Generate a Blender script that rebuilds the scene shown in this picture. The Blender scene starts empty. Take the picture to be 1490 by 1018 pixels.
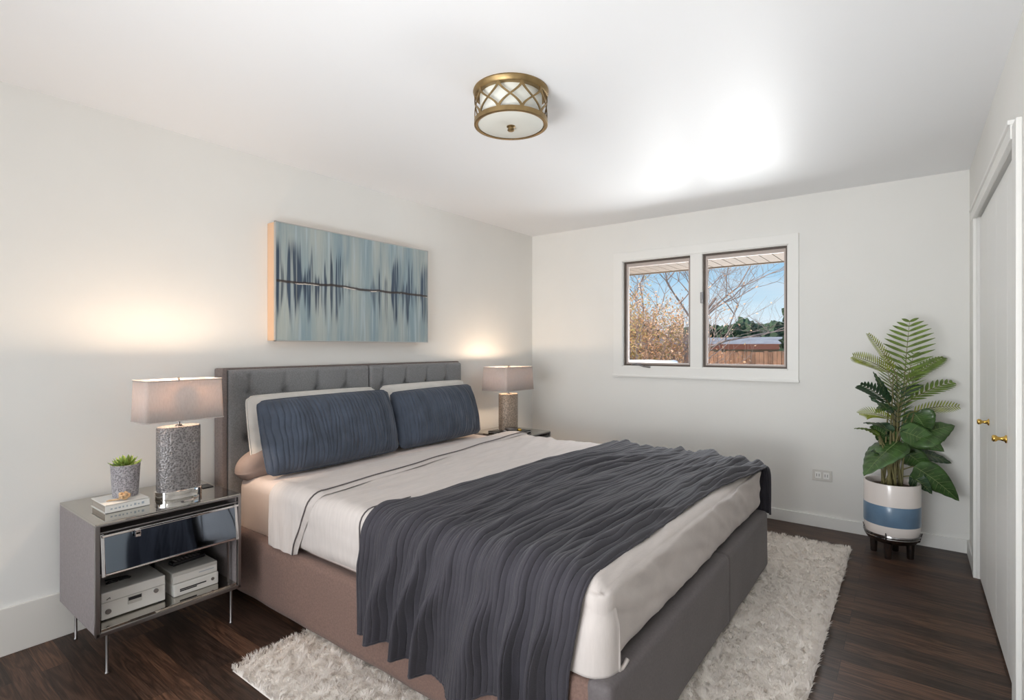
import bpy, bmesh, math, random
from mathutils import Vector, Matrix, noise
PI = math.pi
R = math.radians
random.seed(7)
SC = bpy.context.scene
COL = SC.collection

# ---------------------------------------------------------------- camera, world, light, exposure
H = 2.42                       # ceiling height
XL, XR, YB, YR = -3.06, 0.297, 4.40, -2.40    # left, right, back (window), rear walls
cam = bpy.data.cameras.new('camera'); cam.lens = 18.6; cam.sensor_width = 36
cam.shift_y = -4 / 1490; cam.clip_start = 0.02; cam.clip_end = 300
co = bpy.data.objects.new('camera', cam); COL.objects.link(co)
co.location = (0, 0, 1.30); co.rotation_euler = (R(90), 0, R(37)); SC.camera = co

SC.view_settings.view_transform = 'Standard'; SC.view_settings.look = 'None'
SC.view_settings.gamma = 1; SC.view_settings.use_curve_mapping = False
SC.view_settings.exposure = 0.0

world = bpy.data.worlds.new('sky'); SC.world = world; world.use_nodes = True
wn = world.node_tree; wn.nodes.clear()
def W(t, **k):
    n = wn.nodes.new(t)
    for a, b in k.items(): setattr(n, a, b)
    return n
wo = W('ShaderNodeOutputWorld'); bg = W('ShaderNodeBackground'); tc = W('ShaderNodeTexCoord')
sx = W('ShaderNodeSeparateXYZ'); cr = W('ShaderNodeValToRGB'); nz = W('ShaderNodeTexNoise'); cr2 = W('ShaderNodeValToRGB'); mx = W('ShaderNodeMix', data_type='RGBA')
wn.links.new(tc.outputs['Generated'], sx.inputs[0]); wn.links.new(sx.outputs['Z'], cr.inputs[0])
e = cr.color_ramp.elements
e[0].position = 0.0; e[0].color = (0.80, 0.88, 0.94, 1); e[1].position = 0.45; e[1].color = (0.10, 0.30, 0.66, 1)
q = e.new(0.06); q.color = (0.62, 0.81, 0.93, 1); q = e.new(0.18); q.color = (0.25, 0.56, 0.86, 1)
mp = W('ShaderNodeMapping'); mp.inputs['Scale'].default_value = (1.2, 1.2, 7)
wn.links.new(tc.outputs['Generated'], mp.inputs[0]); wn.links.new(mp.outputs[0], nz.inputs['Vector'])
nz.inputs['Scale'].default_value = 2.2; nz.inputs['Detail'].default_value = 5
wn.links.new(nz.outputs['Fac'], cr2.inputs[0])
cr2.color_ramp.elements[0].position = 0.48; cr2.color_ramp.elements[0].color = (0, 0, 0, 1)
cr2.color_ramp.elements[1].position = 0.72; cr2.color_ramp.elements[1].color = (.75, .75, .75, 1)
wn.links.new(cr2.outputs[0], mx.inputs[0]); wn.links.new(cr.outputs[0], mx.inputs[6]); mx.inputs[7].default_value = (0.86, 0.89, 0.93, 1)
wn.links.new(mx.outputs[2], bg.inputs[0]); wn.links.new(bg.outputs[0], wo.inputs[0]); bg.inputs[1].default_value = 1.0

def light(name, kind, loc, energy, color=(1, 1, 1), target=None, **k):
    l = bpy.data.lights.new(name, kind); l.energy = energy; l.color = color
    for a, b in k.items(): setattr(l, a, b)
    o = bpy.data.objects.new(name, l); COL.objects.link(o); o.location = loc
    if target is not None:
        o.rotation_euler = (Vector(target) - Vector(loc)).to_track_quat('-Z', 'Y').to_euler()
    return o
light('sun', 'SUN', (-10, -4, 12), 4.6, (1.0, 0.90, 0.76), (0, 4, 0), angle=R(1.0))
# added fill lamp outside a made-up opening in the wall behind the camera
light('rear_fill', 'AREA', (-1.35, YR - 0.30, 1.35), 78, (0.985, 0.995, 1.0), (-1.0, 3, 1.7), shape='RECTANGLE', size=2.6, size_y=1.9)
# added fill lamp behind the camera, aimed up to brighten the ceiling
light('ceiling_fill', 'AREA', (-0.9, -0.35, 0.80), 19, (0.97, 0.99, 1.0), (-1.0, 2.6, 2.42), shape='RECTANGLE', size=1.0, size_y=0.6, spread=R(110))
# daylight through the bedroom window (sky above the eave) and the sun's bounce off the snowy yard going up to the ceiling
light('window_daylight', 'AREA', (-1.6, 7.2, 2.95), 190, (0.93, 0.96, 1.0), (-1.4, 4.4, 1.5), shape='RECTANGLE', size=2.4, size_y=0.8)
light('yard_bounce', 'AREA', (-2.05, 7.9, 0.30), 36, (1.0, 0.98, 0.96), (-1.4, 4.4, 1.6), shape='RECTANGLE', size=1.7, size_y=0.9)
light('snowy_yard_bounce', 'AREA', (-1.6, 7.4, -0.15), 360, (0.95, 0.985, 1.0), (-1.4, 4.4, 1.75), shape='RECTANGLE', size=5.0, size_y=1.8)

# ---------------------------------------------------------------- materials
MATS = {}
def mat(name, color, rough=0.6, metal=0.0, spec=0.5, noise_amt=0.0, noise_scale=20.0, bump=0.0, bump_scale=60.0,
        bump_dist=0.002, trans=0.0, stretch=(1, 1, 1), sheen=0.0, voronoi=False, coat=0.0, color2=None):
    m = bpy.data.materials.new(name); m.use_nodes = True; MATS[name] = m
    nt = m.node_tree; b = nt.nodes['Principled BSDF']
    b.inputs['Base Color'].default_value = (*color, 1); b.inputs['Roughness'].default_value = rough
    b.inputs['Metallic'].default_value = metal; b.inputs['Specular IOR Level'].default_value = spec
    b.inputs['Transmission Weight'].default_value = trans; b.inputs['Sheen Weight'].default_value = sheen
    b.inputs['Coat Weight'].default_value = coat
    t = nt.nodes.new('ShaderNodeTexCoord'); mp = nt.nodes.new('ShaderNodeMapping'); mp.inputs['Scale'].default_value = stretch
    nt.links.new(t.outputs['Object'], mp.inputs[0])
    if noise_amt > 0 or color2:
        n = nt.nodes.new('ShaderNodeTexNoise'); n.inputs['Scale'].default_value = noise_scale; n.inputs['Detail'].default_value = 4
        nt.links.new(mp.outputs[0], n.inputs['Vector'])
        r = nt.nodes.new('ShaderNodeValToRGB'); r.color_ramp.elements[0].position = 0.3; r.color_ramp.elements[1].position = 0.7
        c2 = color2 or tuple(min(1, c * (1 + noise_amt)) for c in color)
        c1 = color if color2 else tuple(c * (1 - noise_amt) for c in color)
        r.color_ramp.elements[0].color = (*c1, 1); r.color_ramp.elements[1].color = (*c2, 1)
        nt.links.new(n.outputs['Fac'], r.inputs[0]); nt.links.new(r.outputs[0], b.inputs['Base Color'])
    if bump > 0:
        if voronoi:
            n2 = nt.nodes.new('ShaderNodeTexVoronoi'); n2.inputs['Scale'].default_value = bump_scale; out = n2.outputs['Distance']
        else:
            n2 = nt.nodes.new('ShaderNodeTexNoise'); n2.inputs['Scale'].default_value = bump_scale; n2.inputs['Detail'].default_value = 3; out = n2.outputs['Fac']
        nt.links.new(mp.outputs[0], n2.inputs['Vector'])
        if voronoi:
            rv = nt.nodes.new('ShaderNodeValToRGB'); rv.color_ramp.elements[0].position = .12; rv.color_ramp.elements[1].position = .68
            rv.color_ramp.elements[0].color = (*[c * .38 for c in color], 1); rv.color_ramp.elements[1].color = (*[min(1, c * 1.15) for c in color], 1)
            nt.links.new(out, rv.inputs[0]); nt.links.new(rv.outputs[0], b.inputs['Base Color'])
        bp = nt.nodes.new('ShaderNodeBump'); bp.inputs['Strength'].default_value = bump; bp.inputs['Distance'].default_value = bump_dist
        nt.links.new(out, bp.inputs['Height']); nt.links.new(bp.outputs[0], b.inputs['Normal'])
    return m

M_wall = mat('wall_paint', (0.83, 0.82, 0.79), 0.75, spec=0.25, noise_amt=0.012, noise_scale=3, bump=0.08, bump_scale=180)
M_ceil = mat('ceiling_paint', (0.92, 0.925, 0.94), 0.45, spec=0.3, bump=0.05, bump_scale=150)
M_trim = mat('trim_paint', (0.86, 0.85, 0.82), 0.4, spec=0.4)
M_lbase = mat('left_baseboard_paint', (0.80, 0.77, 0.72), 0.45)
M_door = mat('door_paint', (0.90, 0.895, 0.87), 0.42, spec=0.4)
M_dark = mat('dark_gap', (0.02, 0.02, 0.022), 0.7)
M_brown = mat('bronze_sash', (0.10, 0.075, 0.06), 0.5)
M_pinkframe = mat('inner_sash_frame', (0.55, 0.47, 0.43), 0.5)
M_brass = mat('antique_brass', (0.30, 0.21, 0.10), 0.42, metal=1.0, noise_amt=0.15, noise_scale=30)
M_gold = mat('polished_brass', (0.62, 0.40, 0.10), 0.22, metal=1.0)
M_chrome = mat('chrome', (0.75, 0.74, 0.74), 0.08, metal=1.0)
M_steel = mat('brushed_steel', (0.30, 0.29, 0.29), 0.28, metal=1.0)
M_mirror = mat('grey_mirror', (0.50, 0.48, 0.44), 0.03, metal=1.0)
M_mirror2 = mat('smoked_mirror', (0.20, 0.24, 0.29), 0.05, metal=1.0)
M_side = mat('grey_side_panel', (0.24, 0.21, 0.21), 0.6, noise_amt=0.12, noise_scale=120, bump=0.2, bump_scale=300)
M_black = mat('black_plastic', (0.012, 0.012, 0.014), 0.35)
M_cream = mat('cream_plastic', (0.74, 0.72, 0.68), 0.38)
M_cream2 = mat('warm_grey_plastic', (0.52, 0.50, 0.46), 0.4)
M_uph = mat('grey_upholstery', (0.215, 0.215, 0.22), 0.85, sheen=0.15, noise_amt=0.18, noise_scale=160, bump=0.35, bump_scale=420)
M_rail = mat('lamplit_upholstery', (0.20, 0.122, 0.098), 0.85, sheen=0.12, noise_amt=0.16, noise_scale=140, bump=0.35, bump_scale=420)  # grey-brown cloth, with the table lamp's warm light put into the colour
M_foot = mat('charcoal_grey_upholstery', (0.135, 0.118, 0.120), 0.7, sheen=0.1, noise_amt=0.10, noise_scale=120, bump=0.3, bump_scale=380)
M_duvet = mat('oatmeal_linen', (0.60, 0.545, 0.515), 0.85, sheen=0.1, noise_amt=0.05, noise_scale=9, bump=0.25, bump_scale=60, stretch=(8, 1, 1))
M_sheet = mat('blush_sheet', (0.78, 0.66, 0.60), 0.85, sheen=0.2, noise_amt=0.03, noise_scale=8)
M_blanket = mat('slate_blanket', (0.034, 0.031, 0.040), 0.85, sheen=0.12, noise_amt=0.15, noise_scale=6, bump=0.3, bump_scale=200)
M_navy = mat('navy_pillow_cloth', (0.050, 0.065, 0.095), 0.8, sheen=0.15, noise_amt=0.3, noise_scale=9, bump=0.3, bump_scale=150)
M_white = mat('white_pillow_cloth', (0.72, 0.69, 0.65), 0.85, noise_amt=0.05, noise_scale=14, bump=0.4, bump_scale=30)
M_tan = mat('taupe_pillow_cloth', (0.34, 0.265, 0.24), 0.85, noise_amt=0.06)
M_canvas_side = mat('canvas_side_wood', (0.66, 0.44, 0.29), 0.6, noise_amt=0.08, noise_scale=5, stretch=(1, 1, .2))
M_silver = mat('silver_frame', (0.55, 0.55, 0.54), 0.3, metal=0.8)
M_base = mat('hammered_ceramic', (0.25, 0.235, 0.235), 0.32, metal=0.35, bump=0.6, bump_scale=120, bump_dist=0.004, voronoi=True)
M_base2 = mat('hammered_tan_ceramic', (0.36, 0.29, 0.23), 0.4, metal=0.2, bump=0.6, bump_scale=120, bump_dist=0.004, voronoi=True)
M_pebble = mat('pebbled_pot', (0.36, 0.34, 0.36), 0.6, bump=0.6, bump_scale=150, bump_dist=0.004, voronoi=True)
M_succ = mat('succulent_green', (0.16, 0.24, 0.04), 0.5, noise_amt=0.5, noise_scale=30)
M_coral = mat('coral_bead', (0.62, 0.42, 0.24), 0.6, noise_amt=0.4, noise_scale=80)
M_page = mat('book_cover', (0.72, 0.71, 0.68), 0.5)
M_pages = mat('book_pages', (0.33, 0.29, 0.25), 0.8, noise_amt=0.2, noise_scale=10, stretch=(1, 1, 40))
M_bluegrey = mat('blue_grey_print', (0.35, 0.40, 0.45), 0.6)
M_leaf = mat('broad_leaf_green', (0.05, 0.11, 0.028), 0.33, noise_amt=0.45, noise_scale=18, coat=0.2)
M_leafd = mat('dark_leaf_green', (0.028, 0.065, 0.03), 0.33, noise_amt=0.3, noise_scale=18, coat=0.2)
M_frond = mat('palm_green', (0.13, 0.20, 0.03), 0.45, noise_amt=0.45, noise_scale=20)
M_frond2 = mat('yellow_green_palm', (0.27, 0.31, 0.04), 0.5, noise_amt=0.4, noise_scale=26)
M_vein = mat('pale_leaf_vein', (0.20, 0.26, 0.10), 0.5)
M_stem = mat('plant_stem', (0.19, 0.17, 0.07), 0.6, noise_amt=0.4, noise_scale=14)
M_soil = mat('soil', (0.10, 0.065, 0.045), 0.95, noise_amt=0.4, noise_scale=60, bump=1, bump_scale=90, bump_dist=0.006)
M_potw = mat('white_glaze', (0.88, 0.81, 0.77), 0.22, coat=0.4)
M_potb = mat('blue_glaze', (0.13, 0.22, 0.33), 0.3, noise_amt=0.15, noise_scale=10, coat=0.3)
M_standm = mat('dark_chrome', (0.30, 0.29, 0.29), 0.12, metal=1.0)
M_fabric_diff = mat('frosted_diffuser', (0.74, 0.74, 0.68), 0.5, spec=0.5)
M_rugb = mat('rug_backing', (0.92, 0.87, 0.81), 0.95)
M_pile = bpy.data.materials.new('rug_pile'); M_pile.use_nodes = True
def _pile(nt):
    nt.nodes.clear(); o = nt.nodes.new('ShaderNodeOutputMaterial'); d = nt.nodes.new('ShaderNodeBsdfDiffuse'); t = nt.nodes.new('ShaderNodeBsdfTranslucent'); m = nt.nodes.new('ShaderNodeMixShader')
    d.inputs[0].default_value = (0.95, 0.90, 0.85, 1); t.inputs[0].default_value = (0.97, 0.93, 0.89, 1); m.inputs[0].default_value = 0.42
    nt.links.new(d.outputs[0], m.inputs[1]); nt.links.new(t.outputs[0], m.inputs[2]); nt.links.new(m.outputs[0], o.inputs[0])
_pile(M_pile.node_tree)

def mat_shade():
    m = bpy.data.materials.new('linen_shade'); m.use_nodes = True; nt = m.node_tree; nt.nodes.clear()
    o = nt.nodes.new('ShaderNodeOutputMaterial'); d = nt.nodes.new('ShaderNodeBsdfDiffuse'); t = nt.nodes.new('ShaderNodeBsdfTranslucent')
    mxs = nt.nodes.new('ShaderNodeMixShader'); mxs.inputs[0].default_value = 0.16
    tc = nt.nodes.new('ShaderNodeTexCoord'); mp = nt.nodes.new('ShaderNodeMapping'); mp.inputs['Scale'].default_value = (1, 1, .25)
    n = nt.nodes.new('ShaderNodeTexNoise'); n.inputs['Scale'].default_value = 220
    nt.links.new(tc.outputs['Object'], mp.inputs[0]); nt.links.new(mp.outputs[0], n.inputs[0])
    r = nt.nodes.new('ShaderNodeValToRGB'); r.color_ramp.elements[0].color = (.50, .46, .44, 1); r.color_ramp.elements[1].color = (.66, .62, .60, 1)
    nt.links.new(n.outputs['Fac'], r.inputs[0]); nt.links.new(r.outputs[0], d.inputs[0]); t.inputs[0].default_value = (0.85, 0.62, 0.45, 1)
    nt.links.new(d.outputs[0], mxs.inputs[1]); nt.links.new(t.outputs[0], mxs.inputs[2]); nt.links.new(mxs.outputs[0], o.inputs[0])
    return m
M_shade = mat_shade()

def mat_glass():
    m = bpy.data.materials.new('window_glass'); m.use_nodes = True; nt = m.node_tree; nt.nodes.clear()
    o = nt.nodes.new('ShaderNodeOutputMaterial'); t = nt.nodes.new('ShaderNodeBsdfTransparent'); g = nt.nodes.new('ShaderNodeBsdfGlossy')
    g.inputs['Roughness'].default_value = 0.02
    fr = nt.nodes.new('ShaderNodeFresnel'); fr.inputs[0].default_value = 1.08
    mxs = nt.nodes.new('ShaderNodeMixShader'); nt.links.new(fr.outputs[0], mxs.inputs[0])
    nt.links.new(t.outputs[0], mxs.inputs[1]); nt.links.new(g.outputs[0], mxs.inputs[2]); nt.links.new(mxs.outputs[0], o.inputs[0])
    return m
M_glass = mat_glass()

def mat_floor():
    m = bpy.data.materials.new('dark_oak_boards'); m.use_nodes = True; nt = m.node_tree; b = nt.nodes['Principled BSDF']
    N = lambda t, **k: (lambda n: ([setattr(n, a, v) for a, v in k.items()], n)[1])(nt.nodes.new(t))
    L = nt.links.new
    tc = N('ShaderNodeTexCoord')
    br = N('ShaderNodeTexBrick'); br.offset = 0.37; br.offset_frequency = 3; br.inputs['Scale'].default_value = 1.0
    br.inputs['Brick Width'].default_value = 0.85; br.inputs['Row Height'].default_value = 0.088
    br.inputs['Mortar Size'].default_value = 0.0009; br.inputs['Mortar Smooth'].default_value = 0.3; br.inputs['Bias'].default_value = -0.2
    br.inputs['Color1'].default_value = (0, 0, 0, 1); br.inputs['Color2'].default_value = (1, 1, 1, 1); br.inputs['Mortar'].default_value = (0, 0, 0, 1)
    L(tc.outputs['Object'], br.inputs['Vector'])
    # grain: stretched along x, shifted board by board
    sep = N('ShaderNodeSeparateXYZ'); L(tc.outputs['Object'], sep.inputs[0])
    cmb = N('ShaderNodeCombineXYZ')
    m1 = N('ShaderNodeMath', operation='MULTIPLY'); m1.inputs[1].default_value = 1.3; L(sep.outputs[0], m1.inputs[0])
    m2 = N('ShaderNodeMath', operation='MULTIPLY'); m2.inputs[1].default_value = 13; L(sep.outputs[1], m2.inputs[0])
    m3 = N('ShaderNodeMath', operation='MULTIPLY'); m3.inputs[1].default_value = 9; L(br.outputs['Color'], m3.inputs[0])
    L(m1.outputs[0], cmb.inputs[0]); L(m2.outputs[0], cmb.inputs[1]); L(m3.outputs[0], cmb.inputs[2])
    n1 = N('ShaderNodeTexNoise'); n1.inputs['Scale'].default_value = 1.6; n1.inputs['Detail'].default_value = 3; n1.inputs['Distortion'].default_value = 0.6; L(cmb.outputs[0], n1.inputs['Vector'])
    rg = N('ShaderNodeMath', operation='MULTIPLY'); rg.inputs[1].default_value = 34; L(n1.outputs['Fac'], rg.inputs[0])
    sn = N('ShaderNodeMath', operation='SINE'); L(rg.outputs[0], sn.inputs[0])
    cmb2 = N('ShaderNodeVectorMath', operation='MULTIPLY'); cmb2.inputs[1].default_value = (2.2, 7, 1); L(cmb.outputs[0], cmb2.inputs[0])
    n2 = N('ShaderNodeTexNoise'); n2.inputs['Scale'].default_value = 3; n2.inputs['Detail'].default_value = 4; L(cmb2.outputs[0], n2.inputs['Vector'])
    r1 = N('ShaderNodeValToRGB'); L(br.outputs['Color'], r1.inputs[0])
    r1.color_ramp.elements[0].color = (0.040, 0.022, 0.015, 1); r1.color_ramp.elements[1].color = (0.125, 0.060, 0.035, 1)
    r1.color_ramp.elements.new(0.5).color = (0.073, 0.037, 0.023, 1)
    r2 = N('ShaderNodeMapRange'); r2.inputs[1].default_value = -1; r2.inputs[2].default_value = 1; r2.inputs[3].default_value = 0.62; r2.inputs[4].default_value = 1.25; L(sn.outputs[0], r2.inputs[0])
    r3 = N('ShaderNodeMapRange'); r3.inputs[1].default_value = .3; r3.inputs[2].default_value = .7; r3.inputs[3].default_value = 0.6; r3.inputs[4].default_value = 1.5; L(n2.outputs['Fac'], r3.inputs[0])
    mm = N('ShaderNodeMath', operation='MULTIPLY'); L(r2.outputs[0], mm.inputs[0]); L(r3.outputs[0], mm.inputs[1])
    vm = N('ShaderNodeVectorMath', operation='SCALE'); L(r1.outputs[0], vm.inputs[0]); L(mm.outputs[0], vm.inputs['Scale'])
    mo = N('ShaderNodeMix', data_type='RGBA'); L(br.outputs['Fac'], mo.inputs[0]); L(vm.outputs[0], mo.inputs[6]); mo.inputs[7].default_value = (.006, .004, .003, 1)
    L(mo.outputs[2], b.inputs['Base Color'])
    b.inputs['Roughness'].default_value = 0.42; b.inputs['Specular IOR Level'].default_value = 0.35
    bp = N('ShaderNodeBump'); bp.inputs['Strength'].default_value = 0.25; bp.inputs['Distance'].default_value = 0.001; L(mm.outputs[0], bp.inputs['Height']); L(bp.outputs[0], b.inputs['Normal'])
    return m
M_floor = mat_floor()

# ---------------------------------------------------------------- geometry helpers
class MB:
    def __init__(s): s.v = []; s.f = []; s.fm = []; s.mi = 0
    def add(s, vs, fs):
        o = len(s.v); s.v += [tuple(p) for p in vs]; s.f += [tuple(i + o for i in f) for f in fs]; s.fm += [s.mi] * len(fs); return s
    def box(s, x0, x1, y0, y1, z0, z1, b=0.0, rot=None, seg=2):
        x0, x1 = sorted((x0, x1)); y0, y1 = sorted((y0, y1)); z0, z1 = sorted((z0, z1))
        c = Vector(((x0 + x1) / 2, (y0 + y1) / 2, (z0 + z1) / 2)); d = Vector((x1 - x0, y1 - y0, z1 - z0))
        bm = bmesh.new(); bmesh.ops.create_cube(bm, size=1); bmesh.ops.scale(bm, vec=d, verts=bm.verts)
        if b > 0: bmesh.ops.bevel(bm, geom=bm.edges[:], offset=min(b, min(d) * .49), segments=seg, profile=0.6, affect='EDGES')
        if rot is not None: bmesh.ops.transform(bm, matrix=rot.to_4x4(), verts=bm.verts)
        bm.verts.index_update()
        s.add([v.co + c for v in bm.verts], [[v.index for v in f.verts] for f in bm.faces]); bm.free(); return s
    def lathe(s, prof, cx, cy, seg=40, sx=1, sy=1, cap=True):
        n = len(prof); vs = []; fs = []
        for r, z in prof:
            for k in range(seg):
                a = 2 * PI * k / seg; vs.append((cx + r * sx * math.cos(a), cy + r * sy * math.sin(a), z))
        for i in range(n - 1):
            for k in range(seg):
                k2 = (k + 1) % seg; fs.append((i * seg + k, i * seg + k2, (i + 1) * seg + k2, (i + 1) * seg + k))
        if cap:
            if prof[0][0] > 1e-6: fs.append(tuple(range(seg))[::-1])
            if prof[-1][0] > 1e-6: fs.append(tuple((n - 1) * seg + k for k in range(seg)))
        return s.add(vs, fs)
    def tube(s, pts, rad, seg=8, cap=True):
        pts = [Vector(p) for p in pts]; n = len(pts)
        rad = rad if isinstance(rad, (list, tuple)) else [rad] * n
        vs = []; fs = []; ref = None
        for i, p in enumerate(pts):
            t = (pts[min(i + 1, n - 1)] - pts[max(i - 1, 0)]).normalized()
            if ref is None: ref = t.orthogonal().normalized()
            ref = ref - t * ref.dot(t)
            ref = ref.normalized() if ref.length > 1e-6 else t.orthogonal().normalized()
            bn = t.cross(ref)
            for k in range(seg):
                a = 2 * PI * k / seg; vs.append(p + (ref * math.cos(a) + bn * math.sin(a)) * rad[i])
        for i in range(n - 1):
            for k in range(seg):
                k2 = (k + 1) % seg; fs.append((i * seg + k, i * seg + k2, (i + 1) * seg + k2, (i + 1) * seg + k))
        if cap: fs.append(tuple(range(seg))[::-1]); fs.append(tuple((n - 1) * seg + k for k in range(seg)))
        return s.add(vs, fs)
    def grid(s, nu, nv, fn, flip=False):
        vs = [fn(i / (nu - 1), j / (nv - 1)) for i in range(nu) for j in range(nv)]; fs = []
        for i in range(nu - 1):
            for j in range(nv - 1):
                q = (i * nv + j, (i + 1) * nv + j, (i + 1) * nv + j + 1, i * nv + j + 1); fs.append(q[::-1] if flip else q)
        return s.add(vs, fs)
    def blob(s, c, r, sub=2, amp=0.0, fr=3.0, sc=(1, 1, 1)):
        bm = bmesh.new(); bmesh.ops.create_icosphere(bm, subdivisions=sub, radius=1)
        vs = []
        for v in bm.verts:
            d = v.co.normalized(); k = 1 + amp * noise.noise(d * fr + Vector(c) * 3)
            vs.append((c[0] + d.x * r * k * sc[0], c[1] + d.y * r * k * sc[1], c[2] + d.z * r * k * sc[2]))
        bm.verts.index_update(); s.add(vs, [[v.index for v in f.verts] for f in bm.faces]); bm.free(); return s
    def rbox(s, lo, hi, r, step, disp=None, skip_bottom=False):
        """dense box with round edges; disp(p, n) returns an offset vector"""
        lo = Vector(lo); hi = Vector(hi); il = lo + Vector((r, r, r)); ih = hi - Vector((r, r, r))
        def mapp(p):
            c = Vector([min(max(p[k], il[k]), ih[k]) for k in range(3)]); d = p - c
            n = d.normalized() if d.length > 1e-9 else Vector((0, 0, 1)); out = c + n * r
            if disp: out = out + disp(out, n)
            return out
        key = {}; vs = []; fs = []
        def vid(p):
            k = (round(p.x, 5), round(p.y, 5), round(p.z, 5))
            if k not in key: key[k] = len(vs); vs.append(mapp(p))
            return key[k]
        D = hi - lo; N = [max(2, int(round(D[k] / step))) for k in range(3)]
        cc = [[lo[k] + D[k] * i / N[k] for i in range(N[k] + 1)] for k in range(3)]
        for ax in range(3):
            u, w = (ax + 1) % 3, (ax + 2) % 3
            for side in (0, 1):
                if skip_bottom and ax == 2 and side == 0: continue
                for i in range(N[u]):
                    for j in range(N[w]):
                        q = []
                        for (a, b_) in ((i, j), (i + 1, j), (i + 1, j + 1), (i, j + 1)):
                            p = [0, 0, 0]; p[ax] = hi[ax] if side else lo[ax]; p[u] = cc[u][a]; p[w] = cc[w][b_]; q.append(vid(Vector(p)))
                        fs.append(q if side else q[::-1])
        return s.add(vs, fs)

ROOT = {}
def build(name, mb, mats, parent=None, smooth=False, solid=0.0, sub=0, auto=None):
    """link one mesh object; coordinates are world ones (or the thing's own when its Empty is at the origin frame)"""
    me = bpy.data.meshes.new(name); vs = mb.v
    if parent is not None:
        Mi = ROOT[parent.name].inverted(); vs = [tuple(Mi @ Vector(p)) for p in vs]
        loc = None
    else:
        xs = [p[0] for p in vs]; ys = [p[1] for p in vs]; zs = [p[2] for p in vs]
        loc = Vector(((min(xs) + max(xs)) / 2, (min(ys) + max(ys)) / 2, min(zs)))
        vs = [(p[0] - loc.x, p[1] - loc.y, p[2] - loc.z) for p in vs]
    me.from_pydata(vs, [], mb.f)
    mats = mats if isinstance(mats, (list, tuple)) else [mats]
    for m in mats: me.materials.append(m)
    if len(mats) > 1: me.polygons.foreach_set('material_index', mb.fm)
    if smooth: me.polygons.foreach_set('use_smooth', [True] * len(me.polygons))
    me.update()
    o = bpy.data.objects.new(name, me); COL.objects.link(o)
    if parent is not None: o.parent = parent; ROOT[o.name] = ROOT[parent.name]
    else: o.location = loc; ROOT[o.name] = Matrix.Translation(loc)
    if auto is not None:
        for p in me.polygons: p.use_smooth = True
        me.set_sharp_from_angle(angle=R(auto))
    if solid:
        md = o.modifiers.new('thickness', 'SOLIDIFY'); md.thickness = solid; md.offset = -1
    if sub:
        md = o.modifiers.new('smooth', 'SUBSURF'); md.levels = sub; md.render_levels = sub
    return o
def tag(o, label, cat, group=None, kind=None):
    if label: o['label'] = label
    if cat: o['category'] = cat
    if group: o['group'] = group
    if kind: o['kind'] = kind
    return o
def struct(o): o['kind'] = 'structure'; return o
def thing(name, label, cat, loc, rz=0.0, group=None):
    o = bpy.data.objects.new(name, None); COL.objects.link(o); o.empty_display_size = 0.05
    o.location = loc; o.rotation_euler = (0, 0, rz); ROOT[o.name] = Matrix.Translation(Vector(loc)) @ Matrix.Rotation(rz, 4, 'Z')
    if label: tag(o, label, cat, group)
    return o
def sm(a, b, x):
    t = min(1, max(0, (x - a) / (b - a))); return t * t * (3 - 2 * t)

# ---------------------------------------------------------------- room shell
T = 0.15
# hole list helper: wall in x-z plane (y const) with rectangular holes
def wall_with_hole(name, ax0, ax1, z0, z1, hole, fixed0, fixed1, along='x', m=M_wall):
    mb = MB(); h0, h1, hz0, hz1 = hole
    for a0, a1, b0, b1 in ((ax0, h0, z0, z1), (h1, ax1, z0, z1), (h0, h1, z0, hz0), (h0, h1, hz1, z1)):
        if a1 - a0 < 1e-4 or b1 - b0 < 1e-4: continue
        if along == 'x': mb.box(a0, a1, fixed0, fixed1, b0, b1)
        else: mb.box(fixed0, fixed1, a0, a1, b0, b1)
    return struct(build(name, mb, m))
struct(build('floor', MB().box(XL - T, XR + 0.75, YR - T, YB + T, -0.1, 0.0), M_floor))
struct(build('ceiling', MB().box(XL - T, XR + 0.75, YR - T, YB + T, H, H + 0.1), M_ceil))
struct(build('wall_left', MB().box(XL - T, XL, YR - T, YB + T, 0, H), M_wall))
WX0, WX1, WZ0, WZ1 = -2.075, -0.725, 1.125, 2.075
wall_with_hole('wall_back', XL, XR + 0.75, 0, H, (WX0, WX1, WZ0, WZ1), YB, YB + T)
CY0, CY1, CZ = 2.52, 3.95, 2.03
wall_with_hole('wall_right', YR, YB, 0, H, (CY0, CY1, 0, CZ), XR, XR + 0.10, along='y')
wall_with_hole('wall_rear', XL, XR + 0.1, 0, H, (-2.85, -0.05, 0.35, 2.2), YR - T, YR)  # its opening is made up, to let the rear fill lamp in
# closet interior shell
struct(build('wall_closet', MB().box(XR + 0.70, XR + 0.75, CY0 - .1, YB, 0, H).box(XR + .10, XR + .70, CY0 - .12, CY0 - .07, 0, H), M_wall))
# frame of the made-up rear opening, unseen, added with the fill lamp
rw = MB()
for x in (-2.85, -1.47, -0.09): rw.box(x, x + 0.04, YR - 0.1, YR - 0.05, 0.35, 2.2)
rw.box(-2.85, -0.05, YR - 0.1, YR - 0.05, 0.35, 0.39).box(-2.85, -0.05, YR - 0.1, YR - 0.05, 2.16, 2.2)
struct(build('window_added', rw, M_trim))
# baseboards
def base(name, mb, m=M_trim): return struct(build(name, mb, m))
base('baseboard_left', MB().box(XL, XL + 0.014, YR, YB, 0, 0.20, 0.003), M_lbase)
base('baseboard_back', MB().box(XL, XR, YB - 0.014, YB, 0, 0.085, 0.003).box(-.93, -.926, YB - 0.0145, YB, 0.002, 0.083))
base('baseboard_right', MB().box(XR - 0.014, XR, YR, CY0 - 0.10, 0, 0.085, 0.003).box(XR - 0.014, XR, CY1 + 0.075, YB, 0, 0.085, 0.003))
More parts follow.
